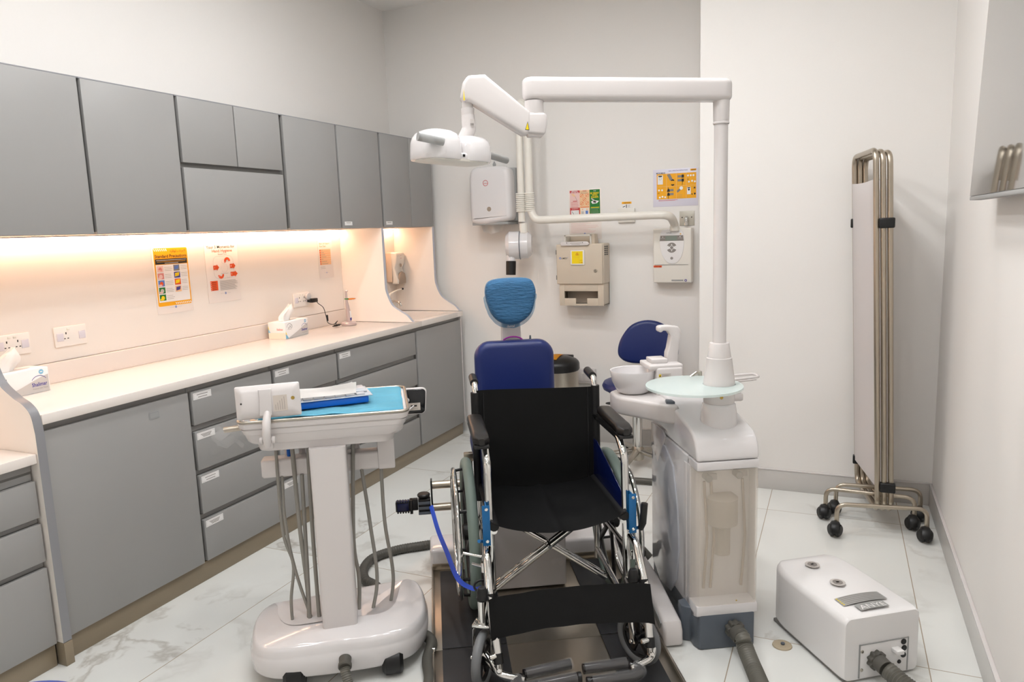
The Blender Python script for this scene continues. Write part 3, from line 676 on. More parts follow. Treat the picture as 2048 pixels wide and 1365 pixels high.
m = MB().b2(-.112, .072, -.035, -.03, .41, .475, BEIGE, .002).b2(-.112, -.102, -.125, -.03, .41, .475, CREAM, .002).b2(.066, .076, -.125, -.03, .41, .478, CREAM, .002).b2(-.112, .076, -.125, -.115, .462, .474, CREAM, .002).prism([(-.03, 0.41), (-.12, .41), (-.12, .475), (-.06, .475)], .076, .098, BEIGE, MYZ, .003)
m.obj('drop_chute', t)
F = MX.Translation((0, SD, 0))
m = MB().prism([(-.125, .402), (.06, .402), (.075, .412), (.06, .428), (-.125, .428)], .0, .013, WHITE, F @ MXZ, .003); F = MX.Translation((0, SD-.0132, 0)); m.rect(-.06, .418, .02, .4205, INKG, .0004, F).rect(-.05, .408, .01, .410, INKG, .0004, F).poly([(-.085, .424), (-.079, .424), (-.082, .414)], INK, .0004, F).poly([(.025, .424), (.031, .424), (.028, .414)], INK, .0004, F)
m.obj('chute_lever', t)

# posters and small plates on the back wall
def draw_sharps(m, w, h):
    def X(u): return -w/2+w*u
    def Z(v): return h*(1-v)
    m.rect(X(0), Z(.38), X(.33), Z(0), ROSE, .0018); m.rect(X(0), Z(.055), X(.33), Z(0), RED, .002); m.text('NEEDLESTICK', X(.165), Z(.025), .009, PAPER, .0024, 'CENTER', w*.2, .02); m.text('INJURY FIRST AID', X(.165), Z(.05), .009, PAPER, .0024, 'CENTER', w*.26, .02)
    m.poly([(X(.04), Z(.08)), (X(.12), Z(.065)), (X(.2), Z(.13)), (X(.14), Z(.14))], PEACH, .0022); m.rect(X(.1), Z(.25), X(.24), Z(.235), RED, .0022); lines(m, X(.03), X(.3), Z(.27), 7, .007, PINK, .0025, .0022)
    m.poly([(X(.17), Z(.13)), (X(.18), Z(.13)), (X(.25), Z(.24)), (X(.24), Z(.24))], INKG, .0022)
    m.rect(X(0), Z(.72), X(.33), Z(.39), RED, .0018); m.rect(X(.03), Z(.7), X(.3), Z(.45), PAPER, .002); m.text('SAFETY', X(.165), Z(.43), .009, PAPER, .0024, 'CENTER', w*.2); m.poly([(X(.06), Z(.48)), (X(.08), Z(.48)), (X(.16), Z(.58)), (X(.14), Z(.58))], INKG, .0022); lines(m, X(.16), X(.29), Z(.49), 3, .012, INKG, .001, .0022); lines(m, X(.05), X(.28), Z(.61), 3, .012, INKG, .001, .0022)
    m.rect(X(.33), Z(.72), X(.66), Z(0), PEACH, .0018); m.rect(X(.43), Z(.02), X(.56), Z(.01), RED, .002); lines(m, X(.36), X(.63), Z(.035), 3, .006, INKG, .0014, .0022)
    for (a, b) in ((.4, .12), (.58, .115), (.49, .21), (.4, .3), (.58, .3)):
        m.disc(X(a), Z(b), .0125, ORG, .0022, .0108); m.poly([(X(a)-.009, Z(b)-.007), (X(a)-.007, Z(b)-.009), (X(a)+.009, Z(b)+.007), (X(a)+.007, Z(b)+.009)], ORG, .0024)
    m.rect(X(.35), Z(.39), X(.64), Z(.378), ORG, .002); m.rect(X(.36), Z(.7), X(.63), Z(.41), LAMINATE, .002); m.rect(X(.52), Z(.56), X(.6), Z(.47), BLUI, .0024); m.rect(X(.38), Z(.56), X(.46), Z(.48), INKL, .0024); m.disc(X(.42), Z(.44), .006, PEACH, .0024); m.disc(X(.57), Z(.44), .006, PEACH, .0024)
    m.rect(X(.66), Z(.6), X(1), Z(-.005), GRN, .0018); m.text('THE', X(.83), Z(.04), .01, PAPER, .0024, 'CENTER')
    for k, s in enumerate(('BE SMART', 'WITH', 'SHARPS')): m.text(s, X(.83), Z(.098+.045*k), .0165, YELB, .0024, 'CENTER', w*(.29, .17, .24)[k], .02)
    m.poly([(X(.7), Z(.27)), (X(.8), Z(.24)), (X(.97), Z(.26)), (X(.9), Z(.31)), (X(.75), Z(.32))], PAPER, .0022); m.poly([(X(.7), Z(.2)), (X(.74), Z(.19)), (X(.9), Z(.28)), (X(.86), Z(.3))], INKL, .0024); m.poly([(X(.78), Z(.25)), (X(.88), Z(.27)), (X(.86), Z(.3)), (X(.78), Z(.29))], INK, .0025)
    m.rect(X(.7), Z(.41), X(.97), Z(.395), YELB, .0022); lines(m, X(.69), X(.98), Z(.43), 6, .009, INKL, .0012, .0022); m.poly([(X(.69), Z(.59)), (X(.75), Z(.59)), (X(.74), Z(.54)), (X(.7), Z(.54))], RED, .0022)
    lines(m, X(.02), X(.96), Z(.76), 9, .0075, PINK, .0009, .0022, .5)
    seal(m, X(.48), Z(1.0), .006)
poster('sharps_poster', 'red, peach and green sharps safety poster behind the wall pipe', -1.575, YB, 1.452, .212, .29, 0, draw_sharps)
def draw_inst(m, w, h):
    def X(u): return -w/2+w*u
    def Z(v): return h*(1-v)
    m.rect(X(.08), Z(.92), X(.96), Z(.14), YEL, .0018); m.text('MICROIMAGE', X(.07), Z(.135), .013, INK, .002, 'LEFT', w*.2, .01); m.text('BASIC OPERATING INSTRUCTIONS', X(.56), Z(.075), .009, PURP, .002, 'CENTER', w*.42, .01)
    m.rect(X(.83), Z(.09), X(.96), Z(.03), YEL, .002); m.text('SERIES', X(.9), Z(.085), .01, INK, .0022, 'CENTER', w*.1, .02)
    for k in range(5): m.rect(X(.08+.22*k)-.0007, Z(.92), X(.08+.22*k)+.0007, Z(.14), PEACH, .0021)
    m.rect(X(.08), Z(.53)-.0007, X(.96), Z(.53)+.0007, PEACH, .0021)
    m.rect(X(.1), Z(.46), X(.22), Z(.18), PAPER, .0022); m.disc(X(.16), Z(.28), .009, INKG, .0024, .0075); m.rect(X(.12), Z(.23), X(.2), Z(.19), INK, .0024)
    m.poly([(X(.31), Z(.17)), (X(.38), Z(.15)), (X(.45), Z(.34)), (X(.38), Z(.36))], INKG, .0022); m.ell
    for z in (.38, .46): m.disc(X(.44), Z(z), .012, INK, .0023, .004, 20 if z < .4 else 200, 160 if z < .4 else 340)
    for q, z in ((.55, .24), (.55, .36)): m.rect(X(q), Z(z+.035), X(q+.09), Z(z-.035), INKG, .0022); m.rect(X(q+.09), Z(z+.045), X(q+.14), Z(z-.045), INK, .0022); m.rect(X(q+.1), Z(.5), X(q+.11), Z(.17), PAPER, .0021)
    for (a, b) in ((.78, .23), (.84, .23), (.9, .23), (.8, .42), (.87, .4), (.93, .42), (.13, .64), (.2, .64), (.15, .86), (.21, .84), (.27, .86)): m.disc(X(a), Z(b), .006, PAPER, .0022)
    m.text('or', X(.76), Z(.36), .014, INK, .0022); m.text('or', X(.1), Z(.75), .014, INK, .0022)
    for z in (.65, .77): m.rect(X(.36), Z(z+.035), X(.46), Z(z-.035), INKG, .0022); m.poly([(X(.31), Z(z+.045)), (X(.38), Z(z+.045)), (X(.36), Z(z-.045)), (X(.33), Z(z-.045))], INK, .0023); m.rect(X(.335), Z(.9), X(.345), Z(.56), PAPER, .0021)
    m.poly([(X(.53), Z(.68)), (X(.6), Z(.6)), (X(.62), Z(.66)), (X(.55), Z(.74))], INKG, .0022); m.disc(X(.63), Z(.6), .011, PAPER, .0023); lines(m, X(.55), X(.66), Z(.8), 3, .009, INKG, .001, .0022)
    m.rect(X(.76), Z(.8), X(.84), Z(.58), PAPER, .0022); m.disc(X(.8), Z(.66), .006, INK, .0024); m.rect(X(.77), Z(.62), X(.83), Z(.59), INK, .0024)
    m.poly([(X(.9), Z(.63)), (X(.95), Z(.63)), (X(.925), Z(.57))], INK, .0022); m.disc(X(.87), Z(.8), .004, INK, .0022); m.disc(X(.93), Z(.79), .006, INK, .0022)
    m.rect(X(.12), Z(.955), X(.55), Z(.945), RED, .002); m.rect(X(.12), Z(.975), X(.5), Z(.965), PINK, .002)
poster('instruction_poster', 'white sheet with yellow picture grid of operating instructions on the back wall', -.967, YB, 1.64, .285, .205, 0, draw_inst, base=mat('cool_laminate', '#dcd9e6', .25), pad=.001)
t = thing('caution_bracket', 'small white bracket with yellow caution label behind the wall pipe', 'bracket', (-1.285, YB, 1.52))
MB().b2(-.058, .055, -.02, 0, -.002, .09, CREAM, .004, 2).obj('bracket_block', t)
m = MB().b2(-.034, .031, -.003, 0, .087, .132, PAPER, .0005).rect(-.034, .118, .031, .132, YEL, .0034).text('CAUTION', 0, .121, .01, INK, .0037, 'CENTER', .045, .02)
m.rect(-.006, .092, -.001, .114, INK, .0034).poly([(-.028, .1), (-.012, .106), (-.012, .101), (-.028, .096)], INK, .0034); lines(m, .003, .027, .111, 4, .005, INKG, .001, .0036); m.obj('caution_label', t)
t = thing('isolator_plate', 'square steel wall plate with angled metal spigot above the x-ray box', 'wall plate', (-.893, YB, 1.53))
MB().b2(-.047, .047, -.006, 0, -.046, .046, mat('stone_plate', '#bdb8ac', .35, .2), .002).obj('plate', t)
MB().disc(-.03, .006, .004, INK, .0064).disc(.03, .006, .004, INK, .0064).obj('screw', t)
MB().tube([(0, 0, .004), (0, -.03, .006), (0, -.034, -.03)], .011, CHROME, 14, .014).cyl((0, -.034, -.028), (0, -.034, -.045), .013, CHROME, 16).obj('spigot', t)

# x-ray unit on the back wall: control box, pipe arm, tube head
t = thing('xray_unit', 'cream wall mounted dental x-ray unit with pipe arm and hanging tube head', 'x-ray unit', (-.975, YB-.0008, 1.123))
m = MB().b2(-.118, .125, -.085, 0, 0, .348, CREAM, .008, 3).b2(-.108, .106, -.089, -.083, .116, .118, GREYP, 0); m.obj('control_box', t)
pan = [(-.075, .26), (-.06, .18), (-.03, .135), (.005, .122), (.04, .135), (.068, .18), (.08, .26), (.07, .325), (.03, .342), (-.03, .342), (-.066, .325)]
pan = [(p.x, p.y) for p in cat([(a, b, 0) for a, b in pan], 5, True)]
m = MB().prism(pan, .083, .089, WHITEB, MXZ, .002); m.obj('control_panel', t)
F = MX.Translation((0, -.0895, 0)); m = MB()
m.poly([(-.075, .268), (.078, .268), (.074, .302), (-.07, .302)], INKG, 0, F); m.rect(-.038, .27, .035, .3, LCD, .0003, F)
for x in (-.055, .055):
    m.rect(x-.014, .284, x+.014, .2848, PAPER, .0005, F); m.disc(x, .293, .003, PAPER, .0005, M=F)
for a0 in (25, 205): m.disc(.002, .225, .032, INKG, 0, .013, a0, a0+130, 20, F)
m.disc(.002, .225, .01, INKG, 0, M=F); m.poly([(-.003, .241), (.007, .241), (.002, .249)], PAPER, .0003, F); m.poly([(-.003, .209), (.007, .209), (.002, .201)], PAPER, .0003, F)
m.disc(.002, .158, .009, INKG, 0, M=F); m.text('de Gotzen', -.03, .316, .008, INK, .0003, 'LEFT', .032, .01, F); m.disc(.058, .31, .004, YEL, 0, M=F); lines(m, -.065, -.04, .255, 1, .01, INKL); lines(m, .03, .065, .255, 1, .01, INKL)
m.rect(-.115, .1, -.062, .112, ORG, -.003, F); m.text('ADDIT USO', -.088, .1025, .008, INK, -.0025, 'CENTER', .044, .01, F); m.rect(.0, .012, .075, .021, GREYP, -.003, F); m.disc(.09, .016, .008, PURP, -.003, .004, M=F)
m.obj('panel_print', t)
PZ = 1.556-1.123; yp = -.22
m = MB().tube([(.02, yp+.13, .346), (.02, yp+.13, .37), (.02, yp, PZ+.0), (-.88, yp, PZ-.003), (-.912, yp, PZ+.08), (-.912, yp, PZ+.70)], .026, CREAM, 20, .085, 8)
m.cyl((.02, yp+.13, .33), (.02, yp+.13, .36), .03, CREAM, 24); m.obj('pipe_arm', t)
m = MB().tube([(-.972, yp, PZ+.70), (-.972, yp, PZ-.01)], .0235, CREAM, 20); m.obj('drop_arm', t)
m = MB()
for k in range(10): m.cyl((-.975, yp, PZ+.055+k*.0125), (-.975, yp, PZ+.066+k*.0125), .034, CREAM, 24, bev=.003); m.cyl((-.912, yp, PZ+.055+k*.0125), (-.912, yp, PZ+.066+k*.0125), .0325, CREAM, 24, bev=.003)
m.obj('ribbed_sleeve', t)
m = MB().cyl((-.942, yp-.05, PZ+.73), (-.942, yp+.05, PZ+.73), .045, CREAM, 24, bev=.01); m.obj('pivot', t)
m = MB().cyl((-1.085, yp-.02, PZ-.165), (-.92, yp+.035, PZ-.165), .095, WHITEG, 40, .09, .025); m.obj('tube_head', t)
m = MB().tube([(-.995+.03*math.cos(R(a))*-1, yp+.010+.090*math.cos(R(a)), PZ-.165+.0945*math.sin(R(a))) for a in range(0, 360, 12)], .003, SLATE, 8, closed=True); m.obj('head_seam', t)
m = MB().cyl((-.962, yp, PZ-.085), (-.962, yp, PZ-.02), .028, CREAM, 24); m.obj('head_yoke', t)
m = MB().cyl((-1.045, yp-.03, PZ-.20), (-1.045, yp-.04, PZ-.285), .033, WHITEG, 28, .03); m.obj('cone_base', t)
m = MB().cyl((-1.045, yp-.038, PZ-.27), (-1.045, yp-.048, PZ-.362), .034, BLACK, 28, .033); m.obj('beam_cone', t)['label'] = 'black beam cone'

t = thing('trunking_outlet', 'white low wall outlet box beside the pedal bin', 'wall outlet', (-1.595, YB, .42))
MB().b2(-.09, .08, -.03, 0, 0, .1, WHITE, .004).obj('box', t)
m = MB()
for s in (-.04, .035): m.b2(s-.033, s+.033, -.034, -.029, .015, .078, WHITE, .002)
m.obj('cover', t)
m = MB()
for x in (-.01, .01): m.cyl((x, -.04, .07), (x, -.03, .07), .005, CREAM, 10)
m.obj('clip', t)

# pedal bin
t = thing('pedal_bin', 'round steel pedal bin with black lid and yellow label by the back wall', 'bin', (-1.705, 4.56, 0))
MB().lathe([(0, .02), (.135, .02), (.14, .03), (.14, .565), (0, .565)], STEEL, 40).obj('steel_body', t)
MB().lathe([(0, 0), (.142, 0), (.145, .01), (.143, .035), (0, .035)], BLACK, 40).obj('foot_ring', t)
m = MB().lathe([(0, .555), (.144, .555), (.149, .565), (.148, .6), (.143, .612), (.13, .625), (.08, .645), (0, .655)], BLACK, 40); m.obj('lid', t)
m = MB().grid(lambda u, v: V((-.11+.14*u, -.1+.15*v, .6595-.0135*(((-.11+.14*u)**2+(-.1+.15*v)**2)/.0064)**.8*.9)), 8, 8, YEL, .001)
m.obj('biohazard_label', t)['label'] = 'yellow label on the lid'
MB().box((0, -.155, .03), (.06, .06, .012), BLACK, .004).obj('pedal', t)
MB().box((.02, .14, .6), (.09, .03, .07), BLACK, .006).obj('hinge', t)
# ------------------------------------------------------------------ delivery cart (front towards the camera = -y)
CO, CR = V((-1.54, 1.905, 0)), R(34)
def cart_pt(x, y, z): return CO+V((x*math.cos(CR)-y*math.sin(CR), x*math.sin(CR)+y*math.cos(CR), z))
t = thing('delivery_cart', 'white dental delivery cart on a column with a horseshoe base and hanging hoses', 'dental cart', CO, CR)
out = [(-.215, -.085), (-.1, -.098), (.03, -.1), (.16, -.088), (.255, -.045), (.305, .06), (.312, .19), (.295, .29), (.25, .335), (.205, .31), (.188, .22), (.17, .13), (.13, .085), (.03, .08), (-.1, .075), (-.165, .085), (-.2, .15), (-.215, .23), (-.25, .265), (-.295, .22), (-.312, .12), (-.29, -.02)]
po = [(p.x, p.y) for p in cat([(a, b, 0) for a, b in out], 5, True)]
def inset(k): 
    cx, cy = 0, .1; n = len(po); o = []
    for i in range(n):
        a, b = V(po[i-1]), V(po[(i+1) % n]); d = (b-a).normalized(); o.append((po[i][0]-d.y*k, po[i][1]+d.x*k))
    return o
rings = []
for k, z in ((.012, .045), (.004, .055), (.001, .085), (.001, .105), (.004, .11), (.005, .118), (.008, .135), (.014, .147), (.022, .152)):
    q = inset(k); rings.append([V((x, y, z+(.012 if z > .1 else 0)*max(0, 1-abs(x)/.3))) for x, y in q])
MB().loft(rings, WHITEG, ear=True).obj('base', t)
m = MB(); rr = []
for z, hx, hy in ((.12, .0585, .05), (.80, .0605, .05)): rr.append([V((p[0]+.003, p[1]+.05, z)) for p in rrect(hx, hy, .012)])
MB().loft(rr, WHITE).obj('column', t)
for x, y in ((.175, -.055), (-.15, -.06), (.255, .27), (-.255, .2)):
    c = MB().cyl((x-.036, y, .044), (x+.036, y, .044), .044, BLACK, 28, bev=.012).obj('caster_wheel', t)
m = MB(); rr = []
for z, hx, hy, r in ((.797, .215, .165, .04), (.80, .222, .172, .04), (.826, .228, .178, .04), (.829, .246, .188, .04), (.838, .255, .193, .04), (.862, .262, .197, .035), (.863, .265, .199, .035), (.880, .270, .202, .03), (.8805, .268, .2, .03), (.8845, .268, .2, .03), (.885, .274, .204, .03), (.900, .278, .206, .03), (.903, .276, .204, .03), (.903, .262, .19, .03), (.885, .25, .18, .03)):
    rr.append([V((p[0]+.002, p[1]+.2, z)) for p in rrect(hx, hy, r)])
MB().loft(rr, WHITE).obj('tray_table', t)
MB().tube([(-.265, .07, .876), (-.33, .07, .871)], .0095, NICKEL, 16).obj('side_handle', t)
def film_bag(u, v): return V((-.36+.085*u+.01*math.sin(v*9), .045+.012*math.sin(u*6+v*4), .884-.062*v+.008*math.sin(u*11)))
MB().grid(film_bag, 14, 14, FILM).obj('handle_film', t)['label'] = 'clear protective film over the side handle'
# instrument bar behind the column
m = MB(); rr = []
for x in (-.232, -.226, .165, .168): rr.append([V((x, .155+p[0], .706+p[1])) for p in rrect(.032 if -.23 < x < .167 else .029, .032 if -.23 < x < .167 else .029, .009)])
m.loft(rr, WHITE).b2(.165, .225, .12, .19, .672, .80, WHITE, .006)
for x in (-.15, -.1, -.03, .09): m.cyl((x, .2, .72), (x, .2, .79), .012, WHITE, 16)
m.cyl((-.14, .16, .737), (-.14, .16, .775), .008, BLUE, 12).obj('instrument_bar', t)
for pts, r, mt in (([(-.178, .12, .80), (-.178, .12, .485), (-.152, .12, .352), (-.168, .11, .222), (-.165, .09, .10)], .0055, HOSE), ([(-.165, .13, .70), (-.167, .12, .521), (-.147, .12, .333), (-.095, .10, .12)], .0055, HOSE), ([(-.124, .12, .80), (-.119, .12, .479), (-.110, .12, .252), (-.112, .09, .10)], .0075, HOSE),
                   ([(-.098, .12, .68), (-.103, .12, .44), (-.108, .09, .10)], .007, HOSE), ([(-.070, .12, .80), (-.077, .12, .474), (-.074, .09, .10)], .007, HOSE), ([(.084, .12, .80), (.062, .12, .421), (.071, .13, .268), (.062, .1, .12)], .007, HOSE),
                   ([(.106, .13, .68), (.123, .13, .471), (.135, .13, .26), (.105, .1, .12)], .0065, HOSE), ([(.174, .14, .68), (.175, .14, .466), (.193, .16, .253), (.172, .15, .12)], .0065, HOSE)):
    MB().tube(cat(pts, 8), r, mt, 10).obj('hose', t)
# control screen seen from behind
m = MB(); MT = MX.Translation((-.172, .012, .972)) @ MX.Rotation(R(-6), 4, 'X') @ MX.Rotation(R(-1.5), 4, 'Y')
m.box((0, 0, 0), (.204, .014, .11), WHITE, .006, 3, MT)
rr = []
for k, y in ((0, -.006), (.008, -.012), (.02, -.018)): rr.append([V((p[0], y, p[1])) for p in rrect(.1-k, .053-k, .01)])
m.loft(rr, WHITE, True, MT)
sc = m.obj('control_screen', t)
m = MB(); F = MT @ MX.Translation((0, -.0184, 0))
m.rect(.018, -.034, .062, .018, mat('label_silver', '#c9bfb5', .4), 0, F)
for k in range(5): m.rect(.024+k*.007, -.03, .0252+k*.007, -.03+.018+.006*k, INKG, .0003, F)
m.obj('spec_label', sc)
F2 = MT @ MX.Translation((0, -.0182, 0)); MB().disc(.08, .005, .006, BRASS, 0, M=F2).obj('brass_sticker', sc); MB().disc(-.082, .0, .003, INK, .0002, M=F2).obj('screw_hole', sc)
MB().prism([(-.028, -.045), (.012, -.045), (.014, .02), (.016, .042), (-.026, .042), (-.024, .02)], 0, .006, WHITE, F @ MXZ, .003).obj('rear_spine', sc)
m = MB(); m.tube([(-.18, -.03, .832), (-.178, -.045, .87), (-.176, -.038, .91), (-.174, .0, .945)], [.011, .0135, .0135, .011], WHITE, 16); m.obj('screen_stem', t)
m = MB()
for s in (-1, 1): m.cyl((-.18+s*.014, -.018, .848), (-.18+s*.024, -.018, .848), .012, WHITE, 18)
m.box((-.18, -.014, .835), (.034, .02, .036), WHITE, .006, 3).box((-.18, -.0245, .834), (.017, .004, .006), BLACK, .0005).obj('clamp', t)
# assistant panel on the right
m = MB(); MT = MX.Translation((.315, .425, .842)) @ MX.Rotation(R(-4), 4, 'X') @ MX.Diagonal((1.1, 1, 1.05, 1))
rr = []
for k, y in ((.003, .004), (0, .002), (0, -.005), (.003, -.008)): rr.append([V((p[0]*(1+.10*(p[1]/.05)), y, p[1])) for p in rrect(.042-k, .05-k, .016)])
m.loft(rr, WHITE, True, MT); a = m.obj('handle_panel', t)
m = MB(); rr = []
for k, y in ((.002, -.007), (.0025, -.0105), (.006, -.013)): rr.append([V((p[0]*(1+.10*(p[1]/.05)), y, p[1]-.001)) for p in rrect(.041-k, .048-k, .014)])
m.loft(rr, mat('gloss_black', '#16171a', .14), True, MT).obj('black_cover', a)
m = MB(); F = MT @ MX.Translation((0, -.0135, 0)); m.rect(-.022, -.034, .02, -.006, bpy.data.materials['label_silver'], 0, F)
m.rect(-.014, -.02, .008, -.014, INK, .0003, F); lines_z = [(-.018, -.01), (-.002, .012)]
for a_, b_ in lines_z: m.rect(a_, -.010, b_, -.009, INKG, .0003, F); m.rect(a_, -.028, b_, -.027, INKG, .0003, F)
m.tube([MT @ V((-.003, -.016, -.016)), MT @ V((-.022, -.03, -.028)), V((.285, .40, .80))], .003, WHITE, 8).obj('socket_and_lead', a)
MB().tube([(.24, .385, .86), (.30, .43, .845)], .012, WHITE, 12).obj('panel_bracket', t)
MB().cyl((.02, -.094, .1), (.02, -.125, .092), .021, HOSED, 24, .019, .004).cyl((.02, -.12, .093), (.02, -.135, .089), .0225, HOSED, 24, bev=.003).obj('hose_coupling', t)

# things on the cart
o = MB().tube([(x+.002, y+.2, .0) for x, y in rrect(.276, .204, .03)], .0052, STEEL, 10, closed=True).b2(-.244, .248, .03, .37, -.012, -.009, STEEL, .001).obj('instrument_tray', None, cart_pt(0, 0, .9086), CR)
tag(o, 'rectangular steel instrument tray on top of the white delivery cart', 'tray')
def liner(u, v):
    x, y = -.225+.488*u, .03+.36*v
    e = min(u, 1-u, v, 1-v)
    return V((x+.004*NZ.noise(V((x*9, y*9, 1))), y+.004*NZ.noise(V((x*12, y*8, 4))), .0+.004*NZ.noise(V((x*14, y*14, 0)))+.0025*NZ.noise(V((x*5, y*50, 2)))-(.006 if e < .01 else 0)))
tag(MB().grid(liner, 60, 44, TEAL, .0012).obj('tray_liner', None, cart_pt(0, 0, .9135), CR), 'turquoise paper liner lying in the tray on the delivery cart', 'liner')
t = thing('instrument_box', 'blue box with clear compartment lid lying on the turquoise tray liner', 'box', cart_pt(.0, .165, .9185), CR+R(11))
MB().b2(-.13, .137, -.072, .075, 0, .024, BLUE, .006, 3).obj('blue_base', t)
m = MB().b2(-.13, .150, -.076, .085, .025, .028, mat('milky_plastic', '#dfe3ea', .2, trans=.35), .001)
for k in range(7): m.b2(-.12+k*.036, -.09+k*.036, -.066, -.036, .028, .034, bpy.data.materials['milky_plastic'], .003)
m.b2(.07, .14, -.03, .075, .028, .036, bpy.data.materials['milky_plastic'], .004); m.obj('clear_lid', t)
m = MB()
for k in range(6): m.prism([(-.118+k*.034, -.070), (-.094+k*.034, -.070), (-.106+k*.034, -.05)], .0282, .0286, mat('slate_blue', '#6f86a6', .5) if 'slate_blue' not in bpy.data.materials else bpy.data.materials['slate_blue'])
m.rect; m.obj('compartment_marks', t)
def sheet(u, v):
    x = -.14+.235*u+.03*v*(u-.2); y = -.062+.14*v
    return V((x, y-.01*math.sin(u*3), .0385+.004*u*v+.004*math.sin(u*5+v*3)*(.3+v)-.010*max(0, .25-u)*4*(1-v)*0+.010*math.exp(-((u-.25)**2+(v-.9)**2)*9)))
tag(MB().grid(sheet, 20, 16, TISSUE, .0008).obj('paper_sheet', None, cart_pt(.0, .165, .9185), CR+R(11)), 'loose white paper sheet lying on the blue instrument box', 'paper')

# ------------------------------------------------------------------ wheelchair platform
PO = D(.34, 3.09)
t = thing('wheelchair_platform', 'stainless steel wheelchair platform with black rubber strips under the wheelchair', 'wheelchair platform', PO, TH)
m = MB()
m.b2(-.405, .405, -.642, 0, .004, .022, STEEL, .001); m.obj('rear_deck', t)
m = MB().b2(-.405, .405, -1.45, -.645, .004, .022, STEEL, .001); m.obj('ramp', t)
for x0, x1 in ((-.372, -.14), (.205, .365)):
    for y0, y1 in ((-.640, -.03), (-1.45, -.647)): MB().b2(x0, x1, y0, y1, .022, .026, MATB, .001).obj('rubber_strip', t)
for s in (-1, 1):
    m = MB().b2(s*.405-.003, s*.405+.003, -.642, -.0, .0, .036, STEEL, .001).b2(s*.405-.004, s*.405+.004, -1.45, -.66, .0, .034, STEEL, .001).cyl((s*.405-.008, -.652, .033), (s*.405+.008, -.652, .033), .007, CHROME, 12); m.obj('side_rail', t)
m = MB().b2(-.405, .405, -.006, .0, .02, .048, NICKEL, .001); m.obj('rear_lip', t)
MB().b2(-.412, .44, .0, .17, .03, .112, WHITEG, .014, 4).b2(-.40, .43, .01, .16, .0, .03, GREYD, 0).obj('rear_housing', t)
t = thing('restraint_post', 'satin steel restraint bracket with two horizontal tubes behind the left wheel', 'restraint bracket', D(.122, 3.05), TH)
m = MB().b2(-.008, .008, -.006, .006, .022, .56, NICKEL, .001); m.obj('upright', t)
m = MB().b2(-.028, .012, -.02, .012, .525, .56, NICKEL, .003); m.obj('head_block', t)
for z in (.425, .325): MB().cyl((.0, 0, z), (-.17, 0, z), .0165, NICKEL, 20, bev=.002).obj('tube', t)
MB().b2(-.176, -.169, -.02, .02, .30, .45, BLACK, .001).obj('end_plate', t)
t = thing('ratchet_strap', 'blue ratchet tie-down strap from the steel bracket to the wheelchair frame', 'tie-down strap', D(-.082, 3.0, .36), TH)
m = MB().box((-.09, 0, .0), (.062, .03, .046), BLACK, .006, 3).box((-.09, -.0165, .0), (.048, .004, .034), NAVYP, .004)
for k in range(5): m.box((-.112+k*.011, -.006, .024), (.007, .024, .006), NAVYP, .002).box((-.112+k*.011, -.006, -.024), (.007, .024, .006), BLACK, .002)
m.obj('handle', t)
m = MB().box((-.045, 0, .005), (.035, .022, .05), BLACK, .003).box((-.055, -.01, .0), (.012, .026, .06), BLACK, .002); m.obj('lever', t)
m = MB().box((.0, 0, -.004), (.052, .036, .07), BLACK, .006, 3).cyl((-.002, 0, .036), (-.002, 0, .05), .027, BLACK, 24, bev=.004)
for k in range(3): m.box((0, -.022, -.03+k*.022), (.052, .004, .012), SLATE, .001)
m.obj('ratchet_body', t)
st = [(.027, -.02, .0), (.052, -.16, -.05), (.082, -.30, -.08), (.118, -.485, -.105), (.168, -.56, -.11), (.195, -.575, -.10)]
MB().tube(cat(st, 6), .0088, STRAPB, 8, oval=(1, .16, (1, .2, .5))).obj('webbing', t)
m = MB().tube([V((.2, -.575, -.095))+V((.028*math.cos(R(a)), .01*math.sin(R(a)), .016*math.sin(R(a)))) for a in range(0, 360, 20)], .004, BLACK, 8, closed=True); m.obj('hook', t)

